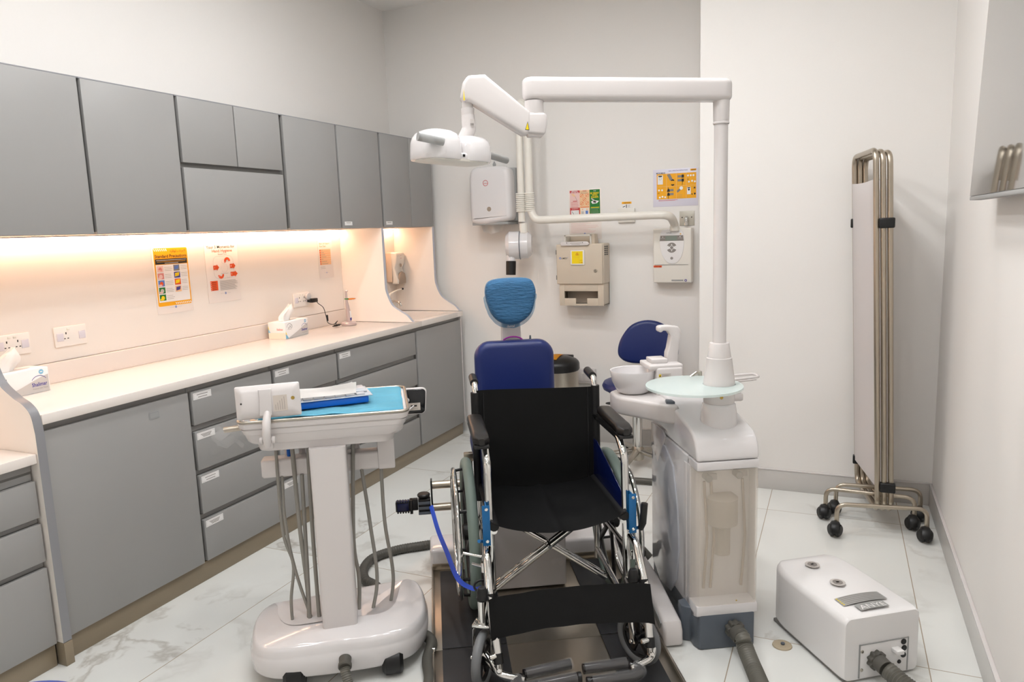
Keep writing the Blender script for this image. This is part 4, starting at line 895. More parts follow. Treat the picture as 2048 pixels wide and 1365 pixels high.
# ------------------------------------------------------------------ wheelchair
t = thing('wheelchair', 'folding chrome wheelchair with black seat and grey-green tyres facing the camera', 'wheelchair', D(.381, 2.80, .0265), R(31.2))
for s in (-1, 1):
    X = s*.238
    m = MB()
    m.tube([(X, .02, .12), (X, .015, .845), (X, .03, .876), (X, .125, .884)], .0115, CHROME, 16, .035)
    m.tube([(X, .005, .725), (X, -.335, .735), (X, -.405, .69), (X, -.425, .12)], .0135, CHROME, 16, .06)
    m.tube([(X, .02, .16), (X, -.425, .15)], .0105, CHROME, 14); m.tube([(s*.226, .03, .448), (s*.226, -.43, .462)], .0115, CHROME, 14); m.tube([(X, .018, .33), (X, -.42, .36)], .009, CHROME, 12)
    m.cyl((X, -.43, .10), (X, -.43, .2), .014, CHROME, 16)
    m.obj('side_frame', t)
    MB().tube([(X, .045, .8785), (X, .135, .885)], .0165, BLACK, 18).obj('push_handle', t)['label'] = 'black push handle grip'
    m = MB(); rr = []
    for k in range(15):
        u = k/14; y = -.385+.33*u; e = min(u, 1-u); f = min(1, (e*9)**.5+.35); rr.append([V((s*.252+p[0]*f, y, .762+p[1]*(.6+.4*f)+(.006 if u > .1 else .0))) for p in rrect(.0285, .0155, .012, 4)])
    m.loft(rr, VINYL); m.b2(s*.252-.026, s*.252+.026, -.387, -.05, .738, .75, BLACK, .004); m.obj('armrest', t)
    # rear wheel
    W = s*.286; zc, yc = .298, -.03
    m = MB().tube([(W, yc+.272*math.cos(R(a)), zc+.272*math.sin(R(a))) for a in range(0, 360, 5)], .0205, RUBBER, 14, closed=True)
    wh = m.obj('rear_wheel', t); wh['label'] = 'grey-green rear tyre'
    m = MB().tube([(W, yc+.25*math.cos(R(a)), zc+.25*math.sin(R(a))) for a in range(0, 360, 5)], .013, BLACK, 10, closed=True)
    m.cyl((W-.03, yc, zc), (W+.03, yc, zc), .032, BLACK, 24, bev=.006)
    for k in range(6):
        a = R(60*k+20); c, q = math.cos(a), math.sin(a); m.tube([(W, yc+.025*c, zc+.025*q), (W, yc+.245*c, zc+.245*q)], [.013, .017], BLACK, 8, oval=(1, .45, (0, -q, c)))
    m.obj('spoked_rim', wh)
    m = MB().tube([(s*.338, yc+.245*math.cos(R(a)), zc+.245*math.sin(R(a))) for a in range(0, 360, 5)], .0098, CHROME, 14, closed=True); m.obj('hand_rim', wh)
    m = MB()
    for k in range(6):
        a = R(60*k+20); m.tube([(W, yc+.25*math.cos(a), zc+.25*math.sin(a)), (s*.338, yc+.243*math.cos(a), zc+.243*math.sin(a))], .006, BLACK, 8)
    m.obj('rim_studs', wh)
    # caster
    cx, cy, cz = (-.293 if s < 0 else .238), (-.585 if s < 0 else -.555), .095
    CT = MX.Translation((cx, cy, 0)) @ MX.Rotation(R(-22 if s < 0 else 30), 4, 'Z') @ MX.Translation((-cx, -cy, 0))
    m = MB().tube([(cx, cy+.078*math.cos(R(a)), cz+.078*math.sin(R(a))) for a in range(0, 360, 8)], .0155, RUBG, 12, closed=True).tf(CT); cw = m.obj('front_caster', t); cw['label'] = 'small grey front caster wheel'
    m = MB().tube([(cx, cy+.066*math.cos(R(a)), cz+.066*math.sin(R(a))) for a in range(0, 360, 10)], .009, BLACK, 8, closed=True).cyl((cx-.022, cy, cz), (cx+.022, cy, cz), .018, BLACK, 18)
    for k in range(5):
        a = R(72*k+10); m.tube([(cx, cy+.015*math.cos(a), cz+.015*math.sin(a)), (cx, cy+.065*math.cos(a), cz+.065*math.sin(a))], [.01, .013], BLACK, 8, oval=(1, .5, (0, -math.sin(a), math.cos(a))))
    m.tf(CT).obj('caster_hub', cw)
    m = MB()
    for q in (-1, 1): m.tube([(cx+q*.03, cy, cz-.008), (cx+q*.03, cy+.012, cz+.095), (cx+q*.022, cy+.02, cz+.108)], .007, CHROME, 10, oval=(1.6, .5, (0, 1, 0))); m.cyl((cx+q*.034, cy, cz), (cx+q*.042, cy, cz), .008, CHROME, 12, bev=.003)
    m.box((cx, cy+.022, cz+.112), (.066, .05, .012), CHROME, .004, 3); m.tf(CT).obj('caster_fork', cw)
    sx, sy = (CT @ V((cx, cy+.022, 0))).x, (CT @ V((cx, cy+.022, 0))).y
    m = MB().cyl((sx, sy, cz+.115), (sx, sy, cz+.20), .0165, CHROME, 20).tube([(sx, sy, cz+.15), (X, -.43, cz+.15)], .012, CHROME, 12); m.obj('caster_stem', cw)
    m = MB().lathe([(.019, 0), (.021, .006), (.018, .012), (.018, .03), (.012, .042), (0, .046)], BLACK, 20, MX.Translation((sx, sy, cz+.195))); m.obj('stem_cap', cw)
    # skirt guard and bracket
    m = MB().prism([(.02, .45), (.02, .63), (-.05, .635), (-.39, .56), (-.41, .545), (-.41, .45)], s*.229-.002, s*.229+.002, NAVYP, MYZ, .0015, 2)
    m.obj('skirt_guard', t)['label'] = 'dark blue side guard'
    m = MB().b2(s*.252-.002, s*.252+.002, -.447, -.405, .42, .562, BLUEB, .001)
    m.b2(s*.253-.013, s*.253+.013, -.449, -.446, .42, .562, BLUEB, .001)
    for z in (.435, .548): m.cyl((s*.253+.002, -.452, z), (s*.253+.002, -.446, z), .006, CHROME, 12, bev=.002)
    m.obj('frame_bracket', t)['label'] = 'bright blue bracket plate'
    m = MB().tube([(s*.26, -.41, .42), (s*.275, -.43, .43), (s*.28, -.45, .44)], .006, BLUEB, 10); m.tube([(s*.28, -.45, .435), (s*.285, -.46, .46), (s*.291, -.462, .53)], [.01, .0125, .012], BLACK, 14) if s > 0 else m.tube([(s*.27, -.42, .37), (s*.33, -.39, .375), (s*.335, -.38, .36)], .005, CHROME, 10)
    m.tube([(s*.255, -.42, .33), (s*.30, -.37, .325)], .006, CHROME, 10).cyl((s*.262, -.41, .31), (s*.262, -.41, .345), .012, CHROME, 14)
    m.obj('brake', t)
    # leg rest
    m = MB().tube([(s*.246, -.40, .41), (s*.258, -.47, .39), (s*.26, -.565, .28), (s*.248, -.645, .13)], .014, CHROME, 16, .05); lg = m.obj('leg_rest', t)
    m = MB().tube([V((s*.252, -.44, .24))+V((.024*math.cos(R(a)), .03*math.sin(R(a)), .005*math.sin(R(a)))) for a in range(0, 360, 24)], .0045, BLACK, 8, closed=True); m.obj('latch_ring', lg)
    m = MB().cyl((s*.249, -.64, .145), (s*.247, -.652, .115), .016, BLACK, 18).cyl((s*.247-.03, -.655, .14), (s*.249, -.646, .14), .009, CHROME, 14, bev=.003).cyl((s*.247, -.65, .12), (s*.247, -.655, .09), .0105, CHROME, 14); m.obj('height_clamp', lg)
    e = s
    m = MB().tube([(e*.287, -.59, .115), (e*.245, -.66, .08), (e*.172, -.685, .07)], .013, CHROME, 16, .06); m.cyl((e*.245, -.655, .09), (e*.25, -.668, .10), .009, CHROME, 12, bev=.003); m.obj('foot_hanger', lg)
    m = MB().tube([(e*.17, -.66, .074), (-.014 if s < 0 else .02, -.63 if s < 0 else -.665, .074)], .0165, mat('black_tube', '#151213', .12), 18); fp = m.obj('footplate', lg)
    m = MB().tube([(e*.178, -.67, .07), (e*.205, -.70, .068), (e*.17, -.722, .068), (-.005 if s < 0 else .03, -.698 if s < 0 else -.728, .068)], .0165, bpy.data.materials['black_tube'], 18, .03)
    ex, ey = (-.005, -.698) if s < 0 else (.03, -.728)
    m.cyl((ex, ey, .068), (ex-e*.012, ey, .068), .0175, BLACK, 16); m.obj('foot_tube', fp)
    m = MB().tube([(e*.188, -.675, .07), (e*.205, -.70, .068), (e*.17, -.722, .068), (ex+e*.005, ey, .068)], .0205, WRAP, 16, .03); m.obj('plastic_wrap', fp)
    m = MB().tube([(e*.165, -.66, .074), (-.01 if s < 0 else .024, -.63 if s < 0 else -.665, .074)], .020, WRAP, 14); m.obj('plastic_wrap', fp)
m = MB()
for q in (-1, 1):
    m.tube([(q*.222, -.2+q*.012, .135), (-q*.222, -.2+q*.012, .45)], .0115, CHROME, 16)
    m.tube([(q*.222, -.165+q*.012, .135), (-q*.1, -.165+q*.012, .36)], .0085, CHROME, 12)
m.cyl((0, -.225, .293), (0, -.175, .293), .009, CHROME, 14, bev=.002); m.obj('cross_brace', t)
def seat(u, v):
    x = -.23+.46*u; y = .0-.445*v
    return V((x, y, .482+.012*v-.05*math.sin(PI*u)**.8*(.55+.45*v)+.003*NZ.noise(V((x*9, y*9, 0)))+.006*math.exp(-((u-.5)/.03)**2)))
MB().grid(seat, 40, 24, NYLON, .006).obj('seat', t)
for q in (-1, 1): MB().tube([(q*.226, .0, .468), (q*.226, -.442, .482)], .0165, NYLON, 12).obj('seat_sleeve', t)
def back(u, v):
    x = -.232+.464*u; z = .405+.446*v
    return V((x, .004+.028*math.sin(PI*u)**.8+.003*NZ.noise(V((x*8, z*6, 3))), z+.006*math.cos(u*3)-.006*math.sin(PI*u)))
m = MB().grid(back, 32, 20, NYLON, .006)
m.obj('backrest', t)
for q in (-1, 1): MB().tube([(q*.24, .014, .41), (q*.24, .012, .848)], .017, NYLON, 14).b2(q*.208-.0015, q*.208+.0015, .006, .010, .41, .844, BLACK, 0).obj('backrest_sleeve', t)
def strap(u, v):
    x = -.268+.536*u; b = math.sin(PI*u)
    return V((x, -.592+.035*b**.6-.047*(1-v)+.003*NZ.noise(V((x*16, v*3, 0))), .186+.116*v+.006*b*(1-v)+.003*NZ.noise(V((x*7, v, 5)))))
m = MB().grid(strap, 40, 12, NYLON, .005)
for q in (-1, 1): m.tube([(q*.255, -.603, .19), (q*.258, -.55, .30)], .0155, NYLON, 12)
m.obj('calf_strap', t)
MB().grid(lambda u, v: V((-.19+.08*u, -.535+.01*u, .19-.03*v+.02*u)), 6, 4, NYLON, .004).obj('strap_tail', t)

# ------------------------------------------------------------------ dental chair behind it
t = thing('dental_chair', 'navy blue upright dental chair with white pedestal behind the wheelchair', 'dental chair', D(.36, 3.3), TH)
m = MB().b2(-.168, .132, -.46, -.225, .0268, .44, WHITE, .01, 3).b2(-.168, .132, -.23, .12, .125, .44, WHITE, .01, 3).b2(-.2, .2, -.02, .25, .0, .2, WHITE, .02, 3); m.obj('pedestal', t)
m = MB().box((0, -.02, .5), (.44, .40, .09), NAVY, .035, 4); m.obj('seat_cushion', t)
m = MB(); rr = []
for i in range(13):
    u = i/12; z = .5+.485*u; e = min(1, (1-u)*7+.02)**.5 if u > .86 else 1; hw = .188-.012*u; k = 1 if u < .97 else .9
    rr.append([V((p[0], p[1]+.06+.05*u*u, z)) for p in rrect(hw, .045, .028, 5)])
bk = MB().prism([(p[0], p[1]) for p in rrect(.186, .245, .075, 8, 0, .742)], -.12, -.035, NAVY, MXZ, .03, 5); bk.obj('backrest', t)
m = MB().b2(-.17, .17, .125, .145, .53, .94, WHITE, .02, 3); m.obj('back_shell', t)
m = MB(); rr = []
for z, hw in ((.90, .052), (1.0, .047), (1.04, .046), (1.12, .044)): rr.append([V((p[0]-.005, .13+p[1], z)) for p in rrect(hw, .016, .01)])
m.loft(rr, WHITE); m.obj('headrest_post', t)
hd = [(-.115, .18), (-.085, .208), (.0, .215), (.085, .208), (.112, .175), (.115, .13), (.095, .055), (.05, .012), (.0, .0), (-.055, .012), (-.095, .055), (-.117, .125)]
hd = [(p.x, p.y) for p in cat([(a, b, 0) for a, b in hd], 5, True)]
rr = []
for y, k in ((.12, .8), (.105, .95), (.085, 1.0), (.065, .985), (.05, .93), (.043, .82), (.041, .6), (.042, .3)):
    rr.append([V((x*k-.005, y, 1.062+.11+(z-.11)*k)) for x, z in hd])
hr = MB().loft(rr, HEADC).obj('headrest', t, ang=60); hr['label'] = 'headrest under a blue mesh cap'
def flange(u, v):
    i = u*len(hd); j = int(i) % len(hd); x, z = hd[j]; k = 1.0+.075*v*(1 if z < .13 else .15)*(1+.25*NZ.noise(V((x*40, z*40, 0))))
    return V((x*k-.005, .088+.01*v, 1.062+.11+(z-.11)*k-.012*v*(1 if z < .1 else 0)))
m = MB().grid(flange, len(hd), 4, HEADF, .0008)
m.text('dental', -.028, 1.048, .016, PAPER, -.08, 'LEFT', .035); m.obj('cap_edge', hr)
MB().tube([(.0+.05*math.cos(R(a)), .10, .972+.028*math.sin(R(a))) for a in range(0, 181, 12)], .0035, MAGENTA, 8).obj('purple_band', t)
MB().cyl((.085, .12, .96), (.085, .12, 1.0), .007, SLATE, 12, .004).obj('release_knob', t)
# ------------------------------------------------------------------ dental unit with spittoon (front faces -y, D frame)
UO = D(.862, 2.33)
t = thing('dental_unit', 'white dental unit cabinet with frosted front, spittoon bowl and round glass shelf', 'dental unit', UO, TH)
W_, L_ = .223, .51
m = MB().prism([(.0, .03), (.012, .0), (.211, .0), (W_, .03), (W_, L_), (.0, L_), (.0, .13), (-.028, .12), (-.03, .075), (0.0, .06)], 0, .135, SLATE, None, .006, 2); m.obj('base', t)
side = [(.07, .135), (.1, .09), (.15, .072), (.29, .054), (L_, .054), (L_, .69), (.07, .69)]
m = MB().prism(side, .0, W_, WHITEG, MYZ, .008, 3)
fp = [(.0, .128), (.1, .085), (.1, .165), (.0, .165)]
m.prism(fp, .0, W_, WHITEG, MYZ, .004, 2); m.b2(.0, W_, .0, .1, .66, .69, WHITEG, .004)
m.obj('cabinet_body', t)
m = MB().prism([(L_-.005, .12), (L_-.005, .60), (.46, .645), (.33, .655), (.24, .60), (.19, .45), (.175, .3), (.2, .17), (.27, .09), (.4, .07)], -.006, .004, SMOKE, MYZ, .004, 3); m.obj('side_cover', t)
m = MB().prism([(L_, .705), (.36, .71), (.33, .69), (.42, .56), (L_, .60)], -.007, .002, WHITEG, MYZ, .004, 2); m.obj('side_flap', t)
# frosted front box, hollow
m = MB(); zz0, zz1 = .166, .659; rr = []
pl = [(.0, .1), (.0, .012), (.010, .0), (.213, .0), (W_, .012), (W_, .068)]
pin = [(.004, .1), (.004, .014), (.0115, .004), (.2115, .004), (W_-.004, .014), (W_-.004, .068)]
m.prism(pl+list(reversed(pin)), zz0, zz1, FROST)
m.obj('frosted_cover', t)['label'] = 'frosted translucent front cover'
m = MB().b2(-.003, .004, .1, .126, .15, .66, WHITE, .002); m.obj('cover_frame', t)
MB().b2(W_-.0075, W_-.0045, .015, .0695, .167, .658, WHITEB, .0005).obj('inner_wall', t)
m = MB()
for x, z in ((.055, .62), (.165, .625)): m.cyl((x, .03, z), (x, .07, z), .013, SLATE, 16); m.b2(x, x+.035, .045, .06, z-.01, z+.012, GREYP, .003)
m.obj('valve', t)
m = MB().lathe([(0, 0), (.03, 0), (.03, .1), (.055, .115), (.055, .21), (.035, .225), (0, .225)], mat('translucent_bottle', '#a59c92', .4), 24, MX.Translation((.115, .064, .33))); m.cyl((.09, .0402, .452), (.09, .06, .452), .011, GREYD, 14).b2(.1, .12, .045, .06, .442, .462, GREYP, .002); m.obj('water_bottle', t)
m = MB()
for x in (.05, .075, .19): m.tube([(x, .066, .6), (x+.01, .06, .4), (x, .066, .2)], .005, GREYT, 8)
m.obj('tubing', t)
MB().cyl((.145, -.0005, .178), (.145, .002, .178), .003, BRASS, 10).obj('screw', t)
# lid
lid = [(.0, .692), (.003, .715), (.009, .738), (.022, .763), (.046, .782), (.09, .794), (.16, .806), (.25, .824), (.33, .845), (.4, .852), (L_, .852), (L_, .692)]
m = MB().prism([(a, b) for a, b in lid], .0, W_, WHITEG, MYZ, .011, 4); m.obj('lid', t)
m = MB().lathe([(.066, .70), (.066, .775), (.063, .83), (.058, .862), (.052, .868)], WHITEG, 40, MX.Translation((.125, .125, 0))); m.obj('pole_socket', t)
oc = [(.035+.168*math.cos(R(a)), .13+.168*math.sin(R(a))) for a in range(0, 361, 5)]
ic = [(.125+.0562*math.cos(R(a)), .125+.0562*math.sin(R(a))) for a in range(360, -1, -10)]
m = MB().prism(oc[:-1]+[(oc[-1][0], oc[-1][1]-.0002)]+[(ic[0][0], ic[0][1]-.0002)]+ic[1:], .926, .934, GLASS); m.obj('glass_shelf', t)['label'] = 'round frosted glass shelf'
# arm and spittoon
m = MB().prism([(-.168, .45), (-.155, .42), (-.03, .26), (.0, .235), (.02, .235), (.02, .50), (-.04, .57), (-.14, .57), (-.168, .54)], .762, .835, WHITE, None, .012, 3); m.obj('spittoon_arm', t)
m = MB().prism([(-.02, .27), (.0, .262), (.012, .262), (.012, .30), (-.012, .31)], .81, .845, SLATE, None, .004, 2); m.obj('arm_seam', t)
m = MB().lathe([(.0, .836), (.05, .836), (.062, .845), (.08, .885), (.088, .925), (.087, .929), (.083, .927), (.074, .885), (.055, .855), (.0, .85)], WHITEG, 44, MX.Translation((-.085, .49, 0)) @ MX.Diagonal((1.05, 1, 1, 1))); m.obj('spittoon_bowl', t)
m = MB().b2(-.012, .095, .41, .56, .80, .945, WHITE, .01, 3).b2(-.04, .096, .415, .555, .935, .955, WHITE, .006, 3).b2(-.02, .045, .45, .53, .955, .972, WHITE, .003)
m.obj('spittoon_block', t)
M = MX.Translation((.0, .5, 0))
m = MB().prism([(.05, .945), (.095, .945), (.108, 1.08), (.098, 1.094), (.06, 1.10), (.03, 1.10), (.018, 1.096), (.017, 1.078), (.028, 1.072), (.038, 1.08), (.056, 1.078), (.068, 1.06), (.058, 1.005), (.052, .99)], -.022, .022, WHITE, M @ MXZ, .006, 3); m.obj('water_spout', t)
F = MX.Translation((0, .4096, 0)); m = MB().rect(-.004, .893, .044, .922, INKL, 0, F)
for z in (.897, .909): m.rect(-.004, z, .005, z+.010, YELB, .0004, F); m.poly([(-.003, z+.001), (.004, z+.001), (.0005, z+.008)], INK, .0006, F); lines(m, .008, .042, z+.008, 3, .003, INKG, .0008, -.4088+.0)
m.obj('warning_label', t)
# little steel-white tray behind the pole
m = MB()
m.tube([(.045, .27, .925), (.335, .30, .925), (.325, .24, .925), (.16, .20, .925)], .005, WHITE, 10, .02, 4, closed=True).prism([(.05, .268), (.33, .296), (.318, .243), (.162, .206)], .912, .916, WHITE).cyl((.235, .25, .86), (.235, .25, .912), .022, WHITE, 18)
m.b2(.14, .26, .22, .26, .84, .87, WHITE, .008); m.obj('side_tray', t)
m = MB().tube([(.075, .28, .93), (.1, .285, .945), (.12, .283, .935)], .005, STEEL, 8).cyl((.115, .284, .93), (.115, .284, .95), .007, STEEL, 12); m.obj('tray_clip', t)
# foot arm on the floor
fa = [(-.145, .03), (-.036, .025), (-.03, .05), (-.03, .60), (-.145, .60)]
m = MB().prism([(.03, .003), (.03, .06), (.05, .092), (.14, .105), (.30, .13), (.6, .14), (.6, .003)], -.108, -.036, WHITE, MYZ, .014, 4); m.obj('floor_arm', t)
m = MB().prism([(.06, .082), (.09, .092), (.16, .104), (.2, .1), (.15, .07), (.08, .05)], -.1115, -.107, GREYP, MYZ, .002); m.obj('grip_recess', t)

# dental light: pole, beam, spring arm, lamp head
t = thing('dental_light', 'white dental operating light on a tall pole and jointed overhead arm', 'operating light', D(.987, 2.455, .8685), TH)
B = .866
m = MB().lathe([(0, 0), (.053, 0), (.054, .003), (.054, .056), (.0525, .058), (.0525, .06), (.0545, .062), (.0545, .074), (.054, .077), (.0435, .158), (.0438, .16), (.0405, .162), (.0405, .165), (.034, .21), (.0325, .213), (.0225, .214)], WHITE, 44); m.obj('pole_base', t)
MB().cyl((-.012, -.0525, .028), (-.012, -.056, .028), .006, BRASS, 14, bev=.001).obj('screw', t)
m = MB().cyl((0, 0, .212), (0, 0, .985), .0228, WHITE, 36).lathe([(.0255, .955), (.0265, .957), (.0265, .961), (.0250, .963), (.0258, .966), (.0275, 1.04), (.028, 1.06)], WHITE, 36); m.obj('pole', t)
st = [(.034*math.cos(R(a)), .034*math.sin(R(a))) for a in range(-90, 91, 12)]+[(-.635+.034*math.cos(R(a)), .036*math.sin(R(a))) for a in range(90, 271, 12)]
SH = MX(((1, 0, 0, 0), (0, 1, 0, 0), (-.018, 0, 1, 0), (0, 0, 0, 1)))
m = MB().prism(st, 1.028, 1.101, WHITE, SH, .018, 5); m.obj('overhead_arm', t)
m = MB().lathe([(.03, .99), (.031, 1.0), (.031, 1.04)], WHITE, 32, MX.Translation((-.632, 0, .0))).prism([(-.036, .937), (.028, .93), (.036, .965), (.036, .99), (.03, 1.0), (-.03, 1.0), (-.036, .985)], -.034, .034, WHITE, MX.Translation((-.63, 0, 0)) @ MXZ, .008, 3)
m.prism([(-.025, .927), (.02, .924), (.026, .934), (-.032, .942)], -.022, .022, WHITE, MX.Translation((-.63, 0, 0)) @ MXZ, .003); m.obj('knuckle', t)
ar = [(-.871, 1.05), (-.862, 1.095), (-.845, 1.118), (-.79, 1.12), (-.645, 1.0), (-.648, .945), (-.655, .932), (-.675, .932), (-.845, 1.04), (-.86, 1.035)]
m = MB().prism(ar, -.036, .036, WHITE, MXZ, .012, 4); m.obj('spring_arm', t)
m = MB().poly([(-.668, .945), (-.654, .944), (-.659, .972)], INK, .0366).poly([(-.666, .9465), (-.656, .946), (-.6595, .968)], YELB, .0369); m.poly([(-.862, 1.04), (-.857, 1.04), (-.860, 1.075)], YELB, .0369); m.obj('warning_triangle', t)['label'] = 'yellow warning triangle'
m = MB().lathe([(.018, 0), (.02, .004), (.0215, .03), (.0175, .032), (.0175, .06)], WHITE, 28, MX.Translation((-.848, 0, .99))).tube([(-.848, 0, 1.0), (-.846, 0, .955), (-.862, -.004, .925), (-.884, -.01, .885)], [.021, .0225, .023, .016], WHITE, 22, .03, 6); m.obj('stem', t)
m = MB().b2(-.842, -.83, -.0232, -.0225, .962, .984, INKL, 0)
for k in range(5): m.b2(-.8415+k*.0022, -.8405+k*.0022, -.0236, -.0232, .964, .971, INK, 0)
m.obj('barcode_label', t)
HM = MX.Translation((-.905, -.015, .886)) @ MX.Rotation(R(33), 4, 'Z') @ MX.Rotation(R(2.5), 4, 'Y')
m = MB()
for cx, rx, ry, h in ((-.062, .072, .082, .062), (.062, .066, .078, .052)):
    rr = []
    for k, z in ((.97, -.034), (1, -.030), (1, -.008), (.985, .3*h), (.93, .55*h), (.82, .76*h), (.64, .9*h), (.38, .98*h), (.1, h)):
        rr.append([HM @ V((cx+rx*k*math.copysign(abs(math.cos(q))**.75, math.cos(q)), ry*k*math.copysign(abs(math.sin(q))**.75, math.sin(q)), z)) for q in [2*PI*j/36 for j in range(36)]])
    m.loft(rr, WHITEG)
m.box((0, 0, -.022), (.12, .13, .024), WHITEG, .008, 3, HM)
hd_ = m.obj('lamp_head', t)
rr = []
for k, z in ((.0, -.03), (.002, -.037), (.012, -.039)): rr.append([HM @ V((x+.0, y, z)) for x, y in rrect(.118-k, .068-k, .04, 6)])
MB().loft(rr, CREAM).obj('lens_rim', hd_)
MB().box((.0, -.067, -.02), (.008, .004, .008), BLACK, .001, 2, HM).obj('sensor', hd_)
m = MB().tube([HM @ V((-.10, -.02, .012)), HM @ V((-.125, -.08, .018))], .009, GREYP, 12)
m.tube([HM @ V((-.175, -.075, .022)), HM @ V((-.095, -.092, .012))], .0135, GREYP, 20); m.obj('handle', hd_)['label'] = 'grey handle in clear film'
m = MB().tube([HM @ V((.11, 0, .006)), HM @ V((.25, .03, -.008))], .0115, GREYP, 20); m.obj('handle', hd_)['label'] = 'grey handle in clear film'
MB().grid(lambda u, v: HM @ V((-.175+.085*u, -.1+.006*math.sin(u*12), .02-.06*v*(1-.6*abs(u-.5)))), 12, 8, FILM).obj('handle_film', hd_)

# ------------------------------------------------------------------ stool
def stool(name, label, loc, rz, back=True, colm=NAVY, zs=.525, r=.215):
    t = thing(name, label, 'stool', loc, rz)
    m = MB().lathe([(0, zs-.035), (r*.8, zs-.035), (r*.97, zs-.02), (r, zs), (r*.95, zs+.022), (r*.8, zs+.034), (0, zs+.037)], colm, 48); m.obj('seat', t)
    MB().lathe([(0, zs-.055), (r*.6, zs-.055), (r*.85, zs-.036), (0, zs-.034)], SLATE, 40).obj('seat_pan', t)
    MB().cyl((0, 0, .36), (0, 0, zs-.05), .018, STEEL, 20).cyl((0, 0, .085), (0, 0, .36), .03, CHROME, 28).cyl((0, 0, .35), (0, 0, .366), .032, BLACK, 24, bev=.004).obj('gas_column', t)
    MB().lathe([(0, .05), (.035, .05), (.04, .06), (.04, .12), (.033, .135), (0, .135)], STEEL, 28).obj('hub', t)
    for k in range(5):
        a = R(72*k+38); c, s = math.cos(a), math.sin(a)
        l = MB().tube([(.03*c, .03*s, .105), (.27*c, .27*s, .075)], [.024, .016], STEEL, 10, oval=(.7, 1, (0, 0, 1))).obj('leg', t)
        MB().cyl((.265*c-.022*s, .265*s+.022*c, .027), (.265*c+.022*s, .265*s-.022*c, .027), .027, BLACK, 20, bev=.006).cyl((.265*c, .265*s, .03), (.265*c, .265*s, .08), .006, STEEL, 10).obj('caster', l)
    if back:
        pts = [(-.19, .05), (-.175, .0), (-.10, -.03), (.1, -.03), (.175, .0), (.19, .05), (.165, .12), (.10, .19), (.0, .215), (-.10, .19), (-.165, .12)]
        pts = [(p.x, p.y) for p in cat([(a, b, 0) for a, b in pts], 5, True)]
        bk = MB().prism(pts, -.025, .025, colm, MX.Translation((.062, .19, .66)) @ MX.Rotation(R(-6), 4, 'X') @ MX.Diagonal((1, 1, 1.12, 1)) @ MXZ, .022, 4).obj('backrest', t)
        MB().tube([(0, .05, zs-.05), (0, .2, zs-.04), (.02, .235, zs+.03), (.05, .23, .74)], .012, STEEL, 12, .05).obj('back_support', t)
        MB().tube([(-.05, -.05, zs-.06), (-.13, -.12, zs-.075)], .005, STEEL, 8).ell((-.155, -.142, zs-.085), (.03, .016, .008), BLACK, MX.Identity(4)).obj('height_lever', t)
    return t
stool('operator_stool', 'navy blue operator stool with rounded backrest and five-star base by the back wall', (-1.11, 4.36, 0), R(12))
stool('round_stool', 'blue round stool seat edge showing in the bottom left corner of the photo', (-1.60, .85, 0), 0, False, mat('mid_blue_vinyl', '#3f4f9c', .4), .47, .17)

# ------------------------------------------------------------------ folding screen
t = thing('folding_screen', 'folded three-panel privacy screen on wheels in the right corner', 'privacy screen', (.2, 3.9, 0))
def lean(x, y, z): return V((x-.2-.040*(z-.12), y-3.9, z))
for k in range(3):
    xn, xf = .206+.0285*k, .126+.0245*k; yn, yf = 3.738+.004*k, 4.15; zt = 1.795-.006*k
    ps = [lean(xn, yn, .115), lean(xn, yn, zt), lean(xf, yf, zt), lean(xf, yf, .115)]
    fr = MB().tube(ps, .0125, NICKEL, 16, .055, 7, closed=True).obj('panel_frame', t)
    def fab(u, v, k=k, xn=xn, xf=xf, yn=yn, yf=yf):
        y = yn+.008+(yf-yn-.016)*u; x = xn+(xf-xn)*u; z = .235+v*(1.665-.235)
        return lean(x-(.011 if k == 0 else 0)+.003*math.sin(v*PI)*math.sin(u*PI), y, z-.006*math.sin(u*PI)*v)
    MB().grid(fab, 10, 24, FABW).obj('fabric', fr)
    yb = (3.69, 3.862, 3.965)[k]; xa, xb_ = ((.03, .412), (-.022, .372), (.025, .408))[k]; sl = (.06, -.01, .035)[k]
    z0 = .155-.0*k
    ft = MB().tube([(xa-.2, yb-3.9-sl*.5, .062), (xa-.2, yb-3.9-sl*.5, z0), (xb_-.2, yb-3.9+sl*.5, z0), (xb_-.2, yb-3.9+sl*.5, .062)], .0105, NICKEL, 14, .05, 6).obj('foot', t)
    for x_, y_ in ((xa-.2, yb-3.9-sl*.5), (xb_-.2, yb-3.9+sl*.5)):
        m = MB()
        for q in (-1, 1): m.cyl((x_-.006+q*.005, y_-.012, .031), (x_-.006+q*.024, y_-.022, .031), .030, BLACK, 22, bev=.006)
        m.tube([V((x_-.006, y_-.016, .031))+V((.0, .032*math.cos(R(a)), .032*math.sin(R(a)))) for a in range(20, 200, 18)], .014, BLACK, 8, oval=(1, 1.6, (0, 0, 1))).cyl((x_, y_, .05), (x_, y_, .075), .0085, BLACK, 12); m.obj('caster', ft)
for z in (1.47, .235):
    p = lean(.206+.0285*1.5, 3.737, z); MB().box(p, (.066, .034, .046), BLACK, .006, 3).obj('clip', t)
    p = lean(.126+.0245*.2, 4.15, z); MB().box(p, (.05, .034, .046), BLACK, .006, 3).obj('clip', t)

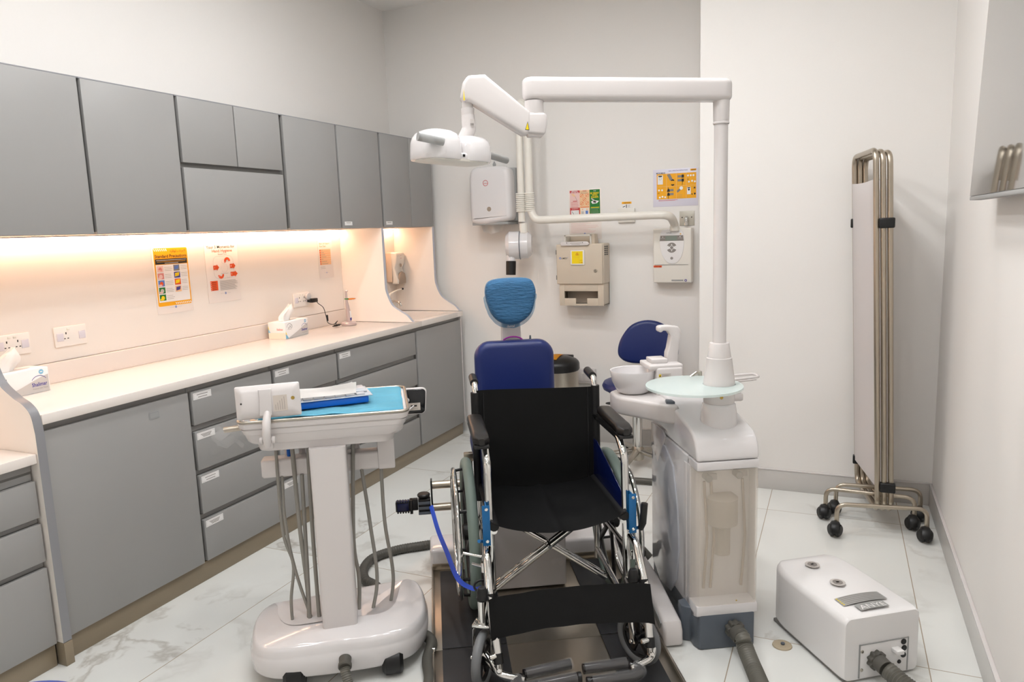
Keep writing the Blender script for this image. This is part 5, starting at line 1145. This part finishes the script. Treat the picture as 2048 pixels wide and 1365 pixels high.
# ------------------------------------------------------------------ television on the right wall
t = thing('television', 'large flat grey-looking television on the right wall at the photo edge', 'television', (.40, 2.312, 1.543), -PI/2)
TM = MX.Rotation(R(-2), 4, 'X')
m = MB().b2(-.62, .62, .002, .035, 0, .71, GREYD, .004, 2, TM).b2(-.62, .62, -.001, .006, 0, .012, GREYP, .002, 2, TM); m.obj('housing', t)
m = MB().b2(-.618, .618, -.0015, .003, .0125, .708, SCREEN, .0008, 1, TM); m.obj('screen', t)
m = MB().b2(-.25, .25, .03, .075, .2, .5, BLACK, .004); m.obj('wall_mount', t)

# ------------------------------------------------------------------ suction unit
SO = V((.168, 2.505, 0)); SR = R(36.5)
t = thing('suction_unit', 'white boxy dental suction unit with two round ports on the floor', 'suction unit', SO, SR)
m = MB(); rr = []
def sec(y, k, drop=0):
    hw = .145*k; o = []
    for q in rrect(hw, .11, .018, 5): 
        x, z = q; zz = z+.118
        if zz > .12: zz = zz-.008+.024*(1-(x/.145)**2)-drop*(zz-.1)/.12
        o.append(V((x, y, zz-(.0))))
    return o
for y, k, dr in ((0, .945, .006), (.004, .967, .003), (.012, .985, .001), (.024, .996, 0), (.04, 1, 0), (.1, 1, 0), (.2, 1, 0), (.3, 1, 0), (.33, .995, 0), (.36, .975, 0), (.385, .94, .001), (.405, .89, .002), (.42, .82, .005), (.431, .74, .009), (.438, .66, .016)): rr.append(sec(y, k, dr))
m.loft(rr, WHITEB); m.obj('housing', t)
MB().b2(-.135, .135, .01, .41, 0, .012, GREYD, .002).obj('underside', t)
def ztop(x): return .2175-.0+.0165*(1-(x/.145)**2)
for y in (.355, .21):
    M = MX.Translation((-.014, y, ztop(0)+.0004)); m = MB().lathe([(.0, .0), (.021, .0), (.023, .0005), (.026, .0002), (.026, -.001)], INKL, 28, M); m.lathe([(0, .0006), (.017, .0006)], INKG, 20, M @ MX.Translation((0, 0, .0003))); m.box((0, 0, .0006), (.012, .008, .0006), PAPER, .0002, 1, M); m.obj('round_port', t)
def topsheet(x0, x1, y0, y1, mt, h=.0007, n=8):
    return MB().grid(lambda u, v: V((x0+(x1-x0)*u, y0+(y1-y0)*v, ztop(x0+(x1-x0)*u)+h)), n, 2, mt)
SILV = mat('silver_label', '#aaaba9', .3, .3)
m = topsheet(-.093, .074, .071, .122, SILV)
for k in range(5):
    y = .077+k*.0095; m.grid(lambda u, v: V((-.078+.145*u, y+.0025*v, ztop(-.078+.145*u)+.001)), 8, 1, INKG); m.grid(lambda u, v: V((-.09+.006*u, y+.0045*v-.001, ztop(-.09+.006*u)+.001)), 2, 1, YELB)
m.obj('warning_label', t)
m = topsheet(-.062, .045, .026, .064, bpy.data.materials['silver_label'], .0006); 
tm = MB().text('ANYE', 0, 0, .034, PAPER, 0, 'CENTER', .092); me = tm.bm
for v in me.verts: v.co = V((v.co.x-.008, .030+v.co.z, ztop(v.co.x-.008)+.0012))
me2 = bpy.data.meshes.new('t'); me.to_mesh(me2); n0 = len(m.bm.faces); m.bm.from_mesh(me2); i = m.mi(PAPER)
m.bm.faces.ensure_lookup_table()
for f in m.bm.faces[n0:]: f.material_index = i
me.free(); bpy.data.meshes.remove(me2); m.obj('name_plate', t)
m = MB().b2(-.084, .098, -.002, .006, .012, .128, WHITEB, .001).b2(-.084, .098, -.0035, -.001, .127, .130, GREYP, 0).b2(-.086, -.082, -.003, .0, .012, .13, GREYP, 0).b2(.096, .1, -.003, .0, .012, .13, GREYP, 0); m.obj('socket_panel', t)
for x, z in ((.08, .116), (.083, .093), (.081, .069), (.066, .047)): MB().cyl((x, -.006, z), (x, .0, z), .0098 if z > .05 else .007, BLACK, 16, bev=.002).obj('terminal', t)
for x, z in ((-.075, .105), (-.075, .04)): MB().cyl((x, -.005, z), (x, 0, z), .006, STEEL, 12, bev=.002).obj('screw', t)
MB().b2(.035, .062, -.03, 0, .088, .102, PAPER, .002).obj('white_plug', t)
m = MB(); gear = [((.030+.003*math.cos(9*R(a)))*math.cos(R(a)), (.030+.003*math.cos(9*R(a)))*math.sin(R(a))) for a in range(0, 360, 4)]
m.prism(gear, .0, .022, HOSED, MX.Translation((-.026, 0, .072)) @ MXZ, .003).cyl((-.026, -.02, .072), (-.026, -.055, .068), .0265, HOSED, 28); m.obj('hose_coupling', t)

# ------------------------------------------------------------------ hoses on the floor
def sp(x, y, z): return SO+V((x*math.cos(SR)-y*math.sin(SR), x*math.sin(SR)+y*math.cos(SR), z))
def corr(acc): return .0268+.0026*math.sin(acc/.0105*2*PI)
p0 = D(.996, 2.296, .078)
pts = [p0, D(1.0, 2.26, .074), V((-.245, 2.42, .05)), V((-.185, 2.27, .031)), V((-.12, 2.08, .031)), V((-.02, 1.95, .031)), V((.12, 1.93, .031)), V((.26, 2.02, .031)), sp(.04, -.26, .036), sp(-.01, -.14, .052), sp(-.026, -.061, .068)]
pts = resample(cat(pts, 14), .0026)
t = thing('suction_hose', 'thick corrugated grey hose joining the dental unit base and suction unit', 'hose', pts[0])
for v in pts: v -= t.location
MB().tube(pts, .027, mat('corrugated_grey', '#64625a', .45, vary=.05), 18, rf=corr).obj('corrugated_tube', t, ang=70)
m = MB(); gm = MX.Rotation(TH, 4, 'Z')
m.prism([((.032+.003*math.cos(9*R(a)))*math.cos(R(a)), (.032+.003*math.cos(9*R(a)))*math.sin(R(a))) for a in range(0, 360, 4)], -.03, .0, HOSED, gm @ MXZ, .003).cyl(gm @ V((0, .0, 0)), gm @ V((0.002, -.035, -.004)), .031, HOSED, 28, .029); m.obj('coupling', t)
def floor_hose(name, label, pts, r, mt, ribs=None, k=12):
    q = resample(cat(pts, k), .004 if not ribs else ribs/4); o = q[0].copy()
    for v in q: v -= o
    return tag(MB().tube(q, r, mt, 14, rf=(lambda a: r+r*.05*math.sin(a/ribs*2*PI)) if ribs else None).obj(name, None, o, 0, 70), label, 'hose')
HZ = .022
floor_hose('floor_hose', 'dark grey hose looping on the floor from the cart base to the platform', [cart_pt(.16, .15, .04), cart_pt(.14, .20, HZ), V((-1.72, 2.40, HZ)), V((-1.83, 2.46, HZ)), V((-1.90, 2.55, HZ)), V((-1.92, 2.66, HZ)), V((-1.86, 2.77, HZ)), V((-1.76, 2.86, HZ)), V((-1.66, 2.95, HZ)), V((-1.5, 3.12, HZ)), V((-1.42, 3.3, HZ))], .0205, HOSED, .012)
floor_hose('floor_hose', 'dark grey hose running on the floor between the cart base and platform edge', [cart_pt(.27, .10, .05), cart_pt(.315, .06, .03), V((-1.27, 2.03, HZ)), V((-1.21, 1.94, HZ)), V((-1.17, 1.84, HZ)), V((-1.15, 1.7, HZ))], .02, HOSED)
floor_hose('floor_hose', 'dark grey hose lying on the floor near the stool behind the wheelchair', [V((-1.6, 3.95, HZ)), V((-1.3, 4.02, HZ)), V((-1.05, 4.05, HZ)), V((-.9, 4.06, HZ)), V((-.72, 4.04, HZ)), V((-.55, 3.9, HZ))], .018, HOSED)
floor_hose('floor_hose', 'dark grey hose bending down beside the dental unit left flank', [D(.88, 2.95, .06), D(.84, 2.98, .10), D(.80, 2.95, .11), D(.795, 2.86, .155), D(.80, 2.79, .16)], .019, HOSED)
q = resample(cat([cart_pt(.02, -.1375, .088), cart_pt(.024, -.155, .073), cart_pt(.04, -.19, .035), cart_pt(.07, -.25, .02), cart_pt(.1, -.35, .018)], 10), .0016); o = q[0].copy()
for v in q: v -= o
tag(MB().tube(q, .0165, bpy.data.materials['corrugated_grey'], 14, rf=lambda a: .016+.0014*math.sin(a/.0065*2*PI)).obj('supply_hose', None, o, 0, 70), 'narrow corrugated grey hose leaving the front of the cart base', 'hose')
t = thing('floor_anchor', 'small round brass-coloured floor plate with a screw beside the suction unit', 'floor plate', (-.142, 2.588, 0))
MB().lathe([(0, .0), (.034, .0), (.033, .004), (.028, .006), (.02, .005), (0, .005)], mat('tan_plate', '#b3a58d', .45), 28).obj('plate', t)
MB().cyl((.002, 0, .005), (.002, 0, .012), .007, SLATE, 12).obj('bolt', t)
